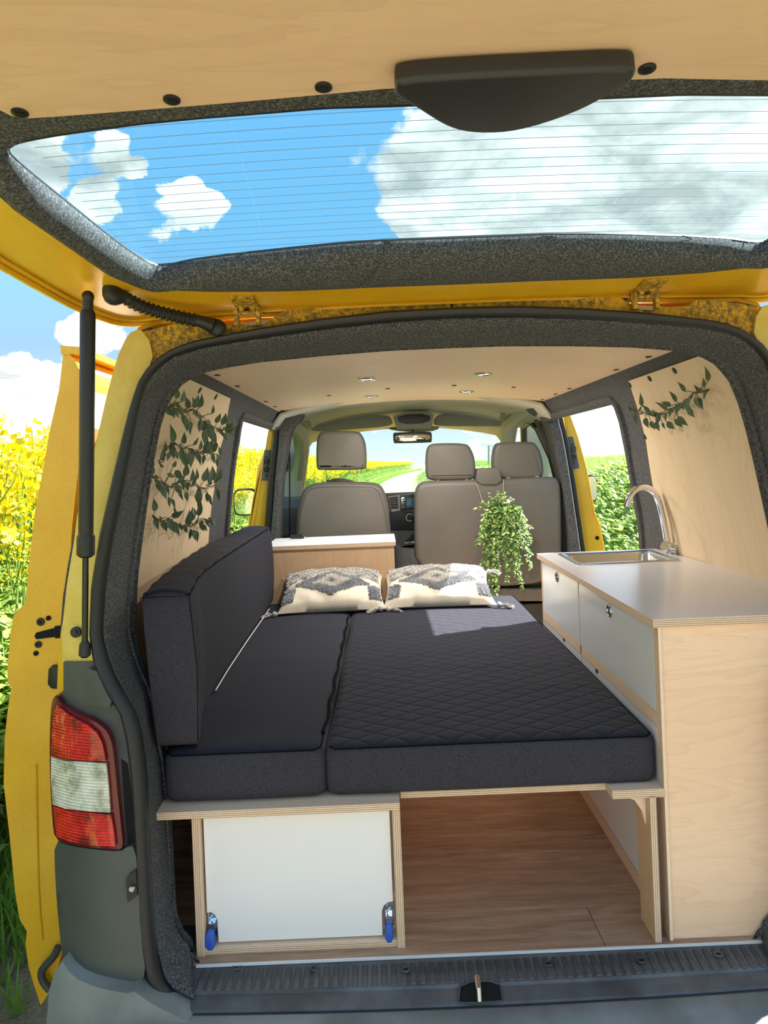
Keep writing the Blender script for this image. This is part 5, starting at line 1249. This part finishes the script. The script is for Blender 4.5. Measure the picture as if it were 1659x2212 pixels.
# the rest of the field, countless: points with plants set on them
def scatter(name, kind_cat, label, pts, proto_mesh_obj, smin, smax, mats=None):
    me = bpy.data.meshes.new(name); me.from_pydata(pts, [], []); o = bpy.data.objects.new(name, me); C.objects.link(o)
    g = bpy.data.node_groups.new(name, 'GeometryNodeTree'); g.interface.new_socket('Geometry', in_out='INPUT', socket_type='NodeSocketGeometry'); g.interface.new_socket('Geometry', in_out='OUTPUT', socket_type='NodeSocketGeometry')
    n = g.nodes; i_ = n.new('NodeGroupInput'); o_ = n.new('NodeGroupOutput'); ip = n.new('GeometryNodeInstanceOnPoints'); oi = n.new('GeometryNodeObjectInfo'); oi.inputs['Object'].default_value = proto_mesh_obj; oi.transform_space = 'ORIGINAL'
    rv = n.new('FunctionNodeRandomValue'); rv.data_type = 'FLOAT'; rv.inputs[2].default_value = smin; rv.inputs[3].default_value = smax
    rr2 = n.new('FunctionNodeRandomValue'); rr2.data_type = 'FLOAT_VECTOR'; rr2.inputs[0].default_value = (-.15,-.15,0); rr2.inputs[1].default_value = (.15,.15,6.28); rr2.inputs['Seed'].default_value = 3
    L = g.links.new; L(i_.outputs[0], ip.inputs['Points']); L(oi.outputs['Geometry'], ip.inputs['Instance']); L(rv.outputs[1], ip.inputs['Scale']); L(rr2.outputs[0], ip.inputs['Rotation']); L(ip.outputs[0], o_.inputs[0])
    m = o.modifiers.new('scatter', 'NODES'); m.node_group = g; tag(o, label, kind_cat, kind='stuff'); return o
def curve(y): return .00045*max(0, y-12)**2
# single-mesh stuff prototypes stand in the field themselves
def single(name, label, cat, parts, mats, loc):
    b = merged(name, parts, mats); o = b.obj(name, mats, None, base=None, smooth=0); o.location = loc; tag(o, label, cat, kind='stuff'); return o
rp = single('rapeseed_clump', 'clump of yellow rapeseed flowers inside the field', 'plant', rape_parts(99, 1.35, False), [MATS['rape_stem'], MATS['rape_flower'], MATS['weed_leaf']], (-6.0, 3.0, land(-6, 3)))
pts = []
while len(pts) < 13000:
    y = -1+150*RP.random()**1.9; w = 1.6+y*.16; x = -1.95-w*RP.random()**1.3
    if y < 9 and x > -5: 
        if RP.random() < .75: continue
    x += curve(y)+max(0, .25*(y-14)*.0); pts.append((x, y, land(x, y)-.05))
scatter('rapeseed_field', 'field', 'yellow flowering rapeseed field beyond the nearest plants left of the van', pts, rp, .92, 1.2)
def tuft(seed, n=16, H=.22, w=.006):
    R = random.Random(seed); b = MB()
    for _ in range(n):
        a = R.uniform(0, 6.28); p = V((R.gauss(0,.03), R.gauss(0,.03), 0)); d = V((cos(a), sin(a), 0)); h = H*R.uniform(.5,1.1); s_ = V((-d.y, d.x, 0))*w
        b.add([p-s_, p+s_, p+d*h*.18+V((0,0,h*.55))+s_*.8, p+d*h*.18+V((0,0,h*.55))-s_*.8, p+d*h*.5+V((0,0,h*.95))], [(0,1,2,3),(3,2,4)])
    return b
tf = single('grass_tuft', 'small tuft of green grass at the foot of the left bank', 'grass', [tuft(1)], [MATS['grass_blade']], (-1.75, .9, land(-1.75, .9)))
bt = single('bank_grass', 'tuft of long green grass on the right bank', 'grass', [tuft(2, 30, .26, .0035)], [MATS['grass_blade']], (3.2, 3.0, land(3.2, 3)))
def weed(seed):
    R = random.Random(seed); b = MB()
    for _ in range(26):
        a = R.uniform(0, 6.28); d = V((cos(a), sin(a), R.uniform(.1,1.0))).normalized(); bleaf(b, V((R.gauss(0,.06), R.gauss(0,.06), R.uniform(0,.16))), d, R.uniform(.05,.11), V((0,0,1)))
    return b
wd = single('leafy_weed', 'leafy green weed growing on the right bank', 'weed', [weed(3)], [MATS['weed_leaf']], (2.5, 2.4, land(2.5, 2.4)))
wl = single('leafy_weed', 'leafy green weed growing under the rapeseed', 'weed', [weed(8)], [MATS['weed_leaf']], (-1.9, .6, land(-1.9, .6)))
pts = []
while len(pts) < 14000:
    y = -1.2+22*RP.random()**1.5; x = RP.uniform(1.45, 7)+curve(y)
    pts.append((x, y, land(x, y)-.02))
scatter('bank_grass_cover', 'grass', 'long green grass covering the bank right of the van', pts, bt, .55, 1.15)
pts = []
while len(pts) < 9000:
    y = .5+11*RP.random()**1.2; x = RP.uniform(1.6, 4.9); pts.append((x, y, land(x, y)))
scatter('bank_weeds', 'weeds', 'leafy green weeds covering the bank right of the van', pts, wd, .6, 1.2)
pts = []
while len(pts) < 5000:
    y = -.6+30*RP.random()**2.2; x = -1.35-1.3*RP.random()**.8+curve(y)
    if x > -1.55 and RP.random() < .6 and y < 3: continue
    pts.append((x, y, land(x, y)-.01))
scatter('verge_grass', 'grass', 'green grass verge between the dirt track and the rapeseed', pts, tf, .4, 1.1)
pts = []
while len(pts) < 1500:
    y = -.3+7*RP.random(); x = -1.75-.8*RP.random(); pts.append((x, y, land(x, y)+RP.uniform(0,.25)))
scatter('verge_weeds', 'weeds', 'leafy green undergrowth at the foot of the rapeseed', pts, wl, .6, 1.2)
pts = []
while len(pts) < 6000:
    y = 9+160*RP.random()**1.7; x = (RP.uniform(-1.9,-1.3) if RP.random() < .6 else RP.uniform(1.7, 9))+curve(y); pts.append((x, y, land(x, y)-.01))
scatter('far_verge_grass', 'grass', 'green grass verges along the far part of the dirt track', pts, bt, .5, 1.2)
po = thing('marker_post', 'thin grey post standing on the far right bank', 'post', (0,0,0)); p = aty(1056, 1004, 28); po.location = p; po['_b'] = p[:]
MB().tube([p, aty(1056, 962, 28)], .045, 6).obj('pole', MATS['cab_grey'], po)
for o in bpy.data.objects:
    if '_b' in o: del o['_b']
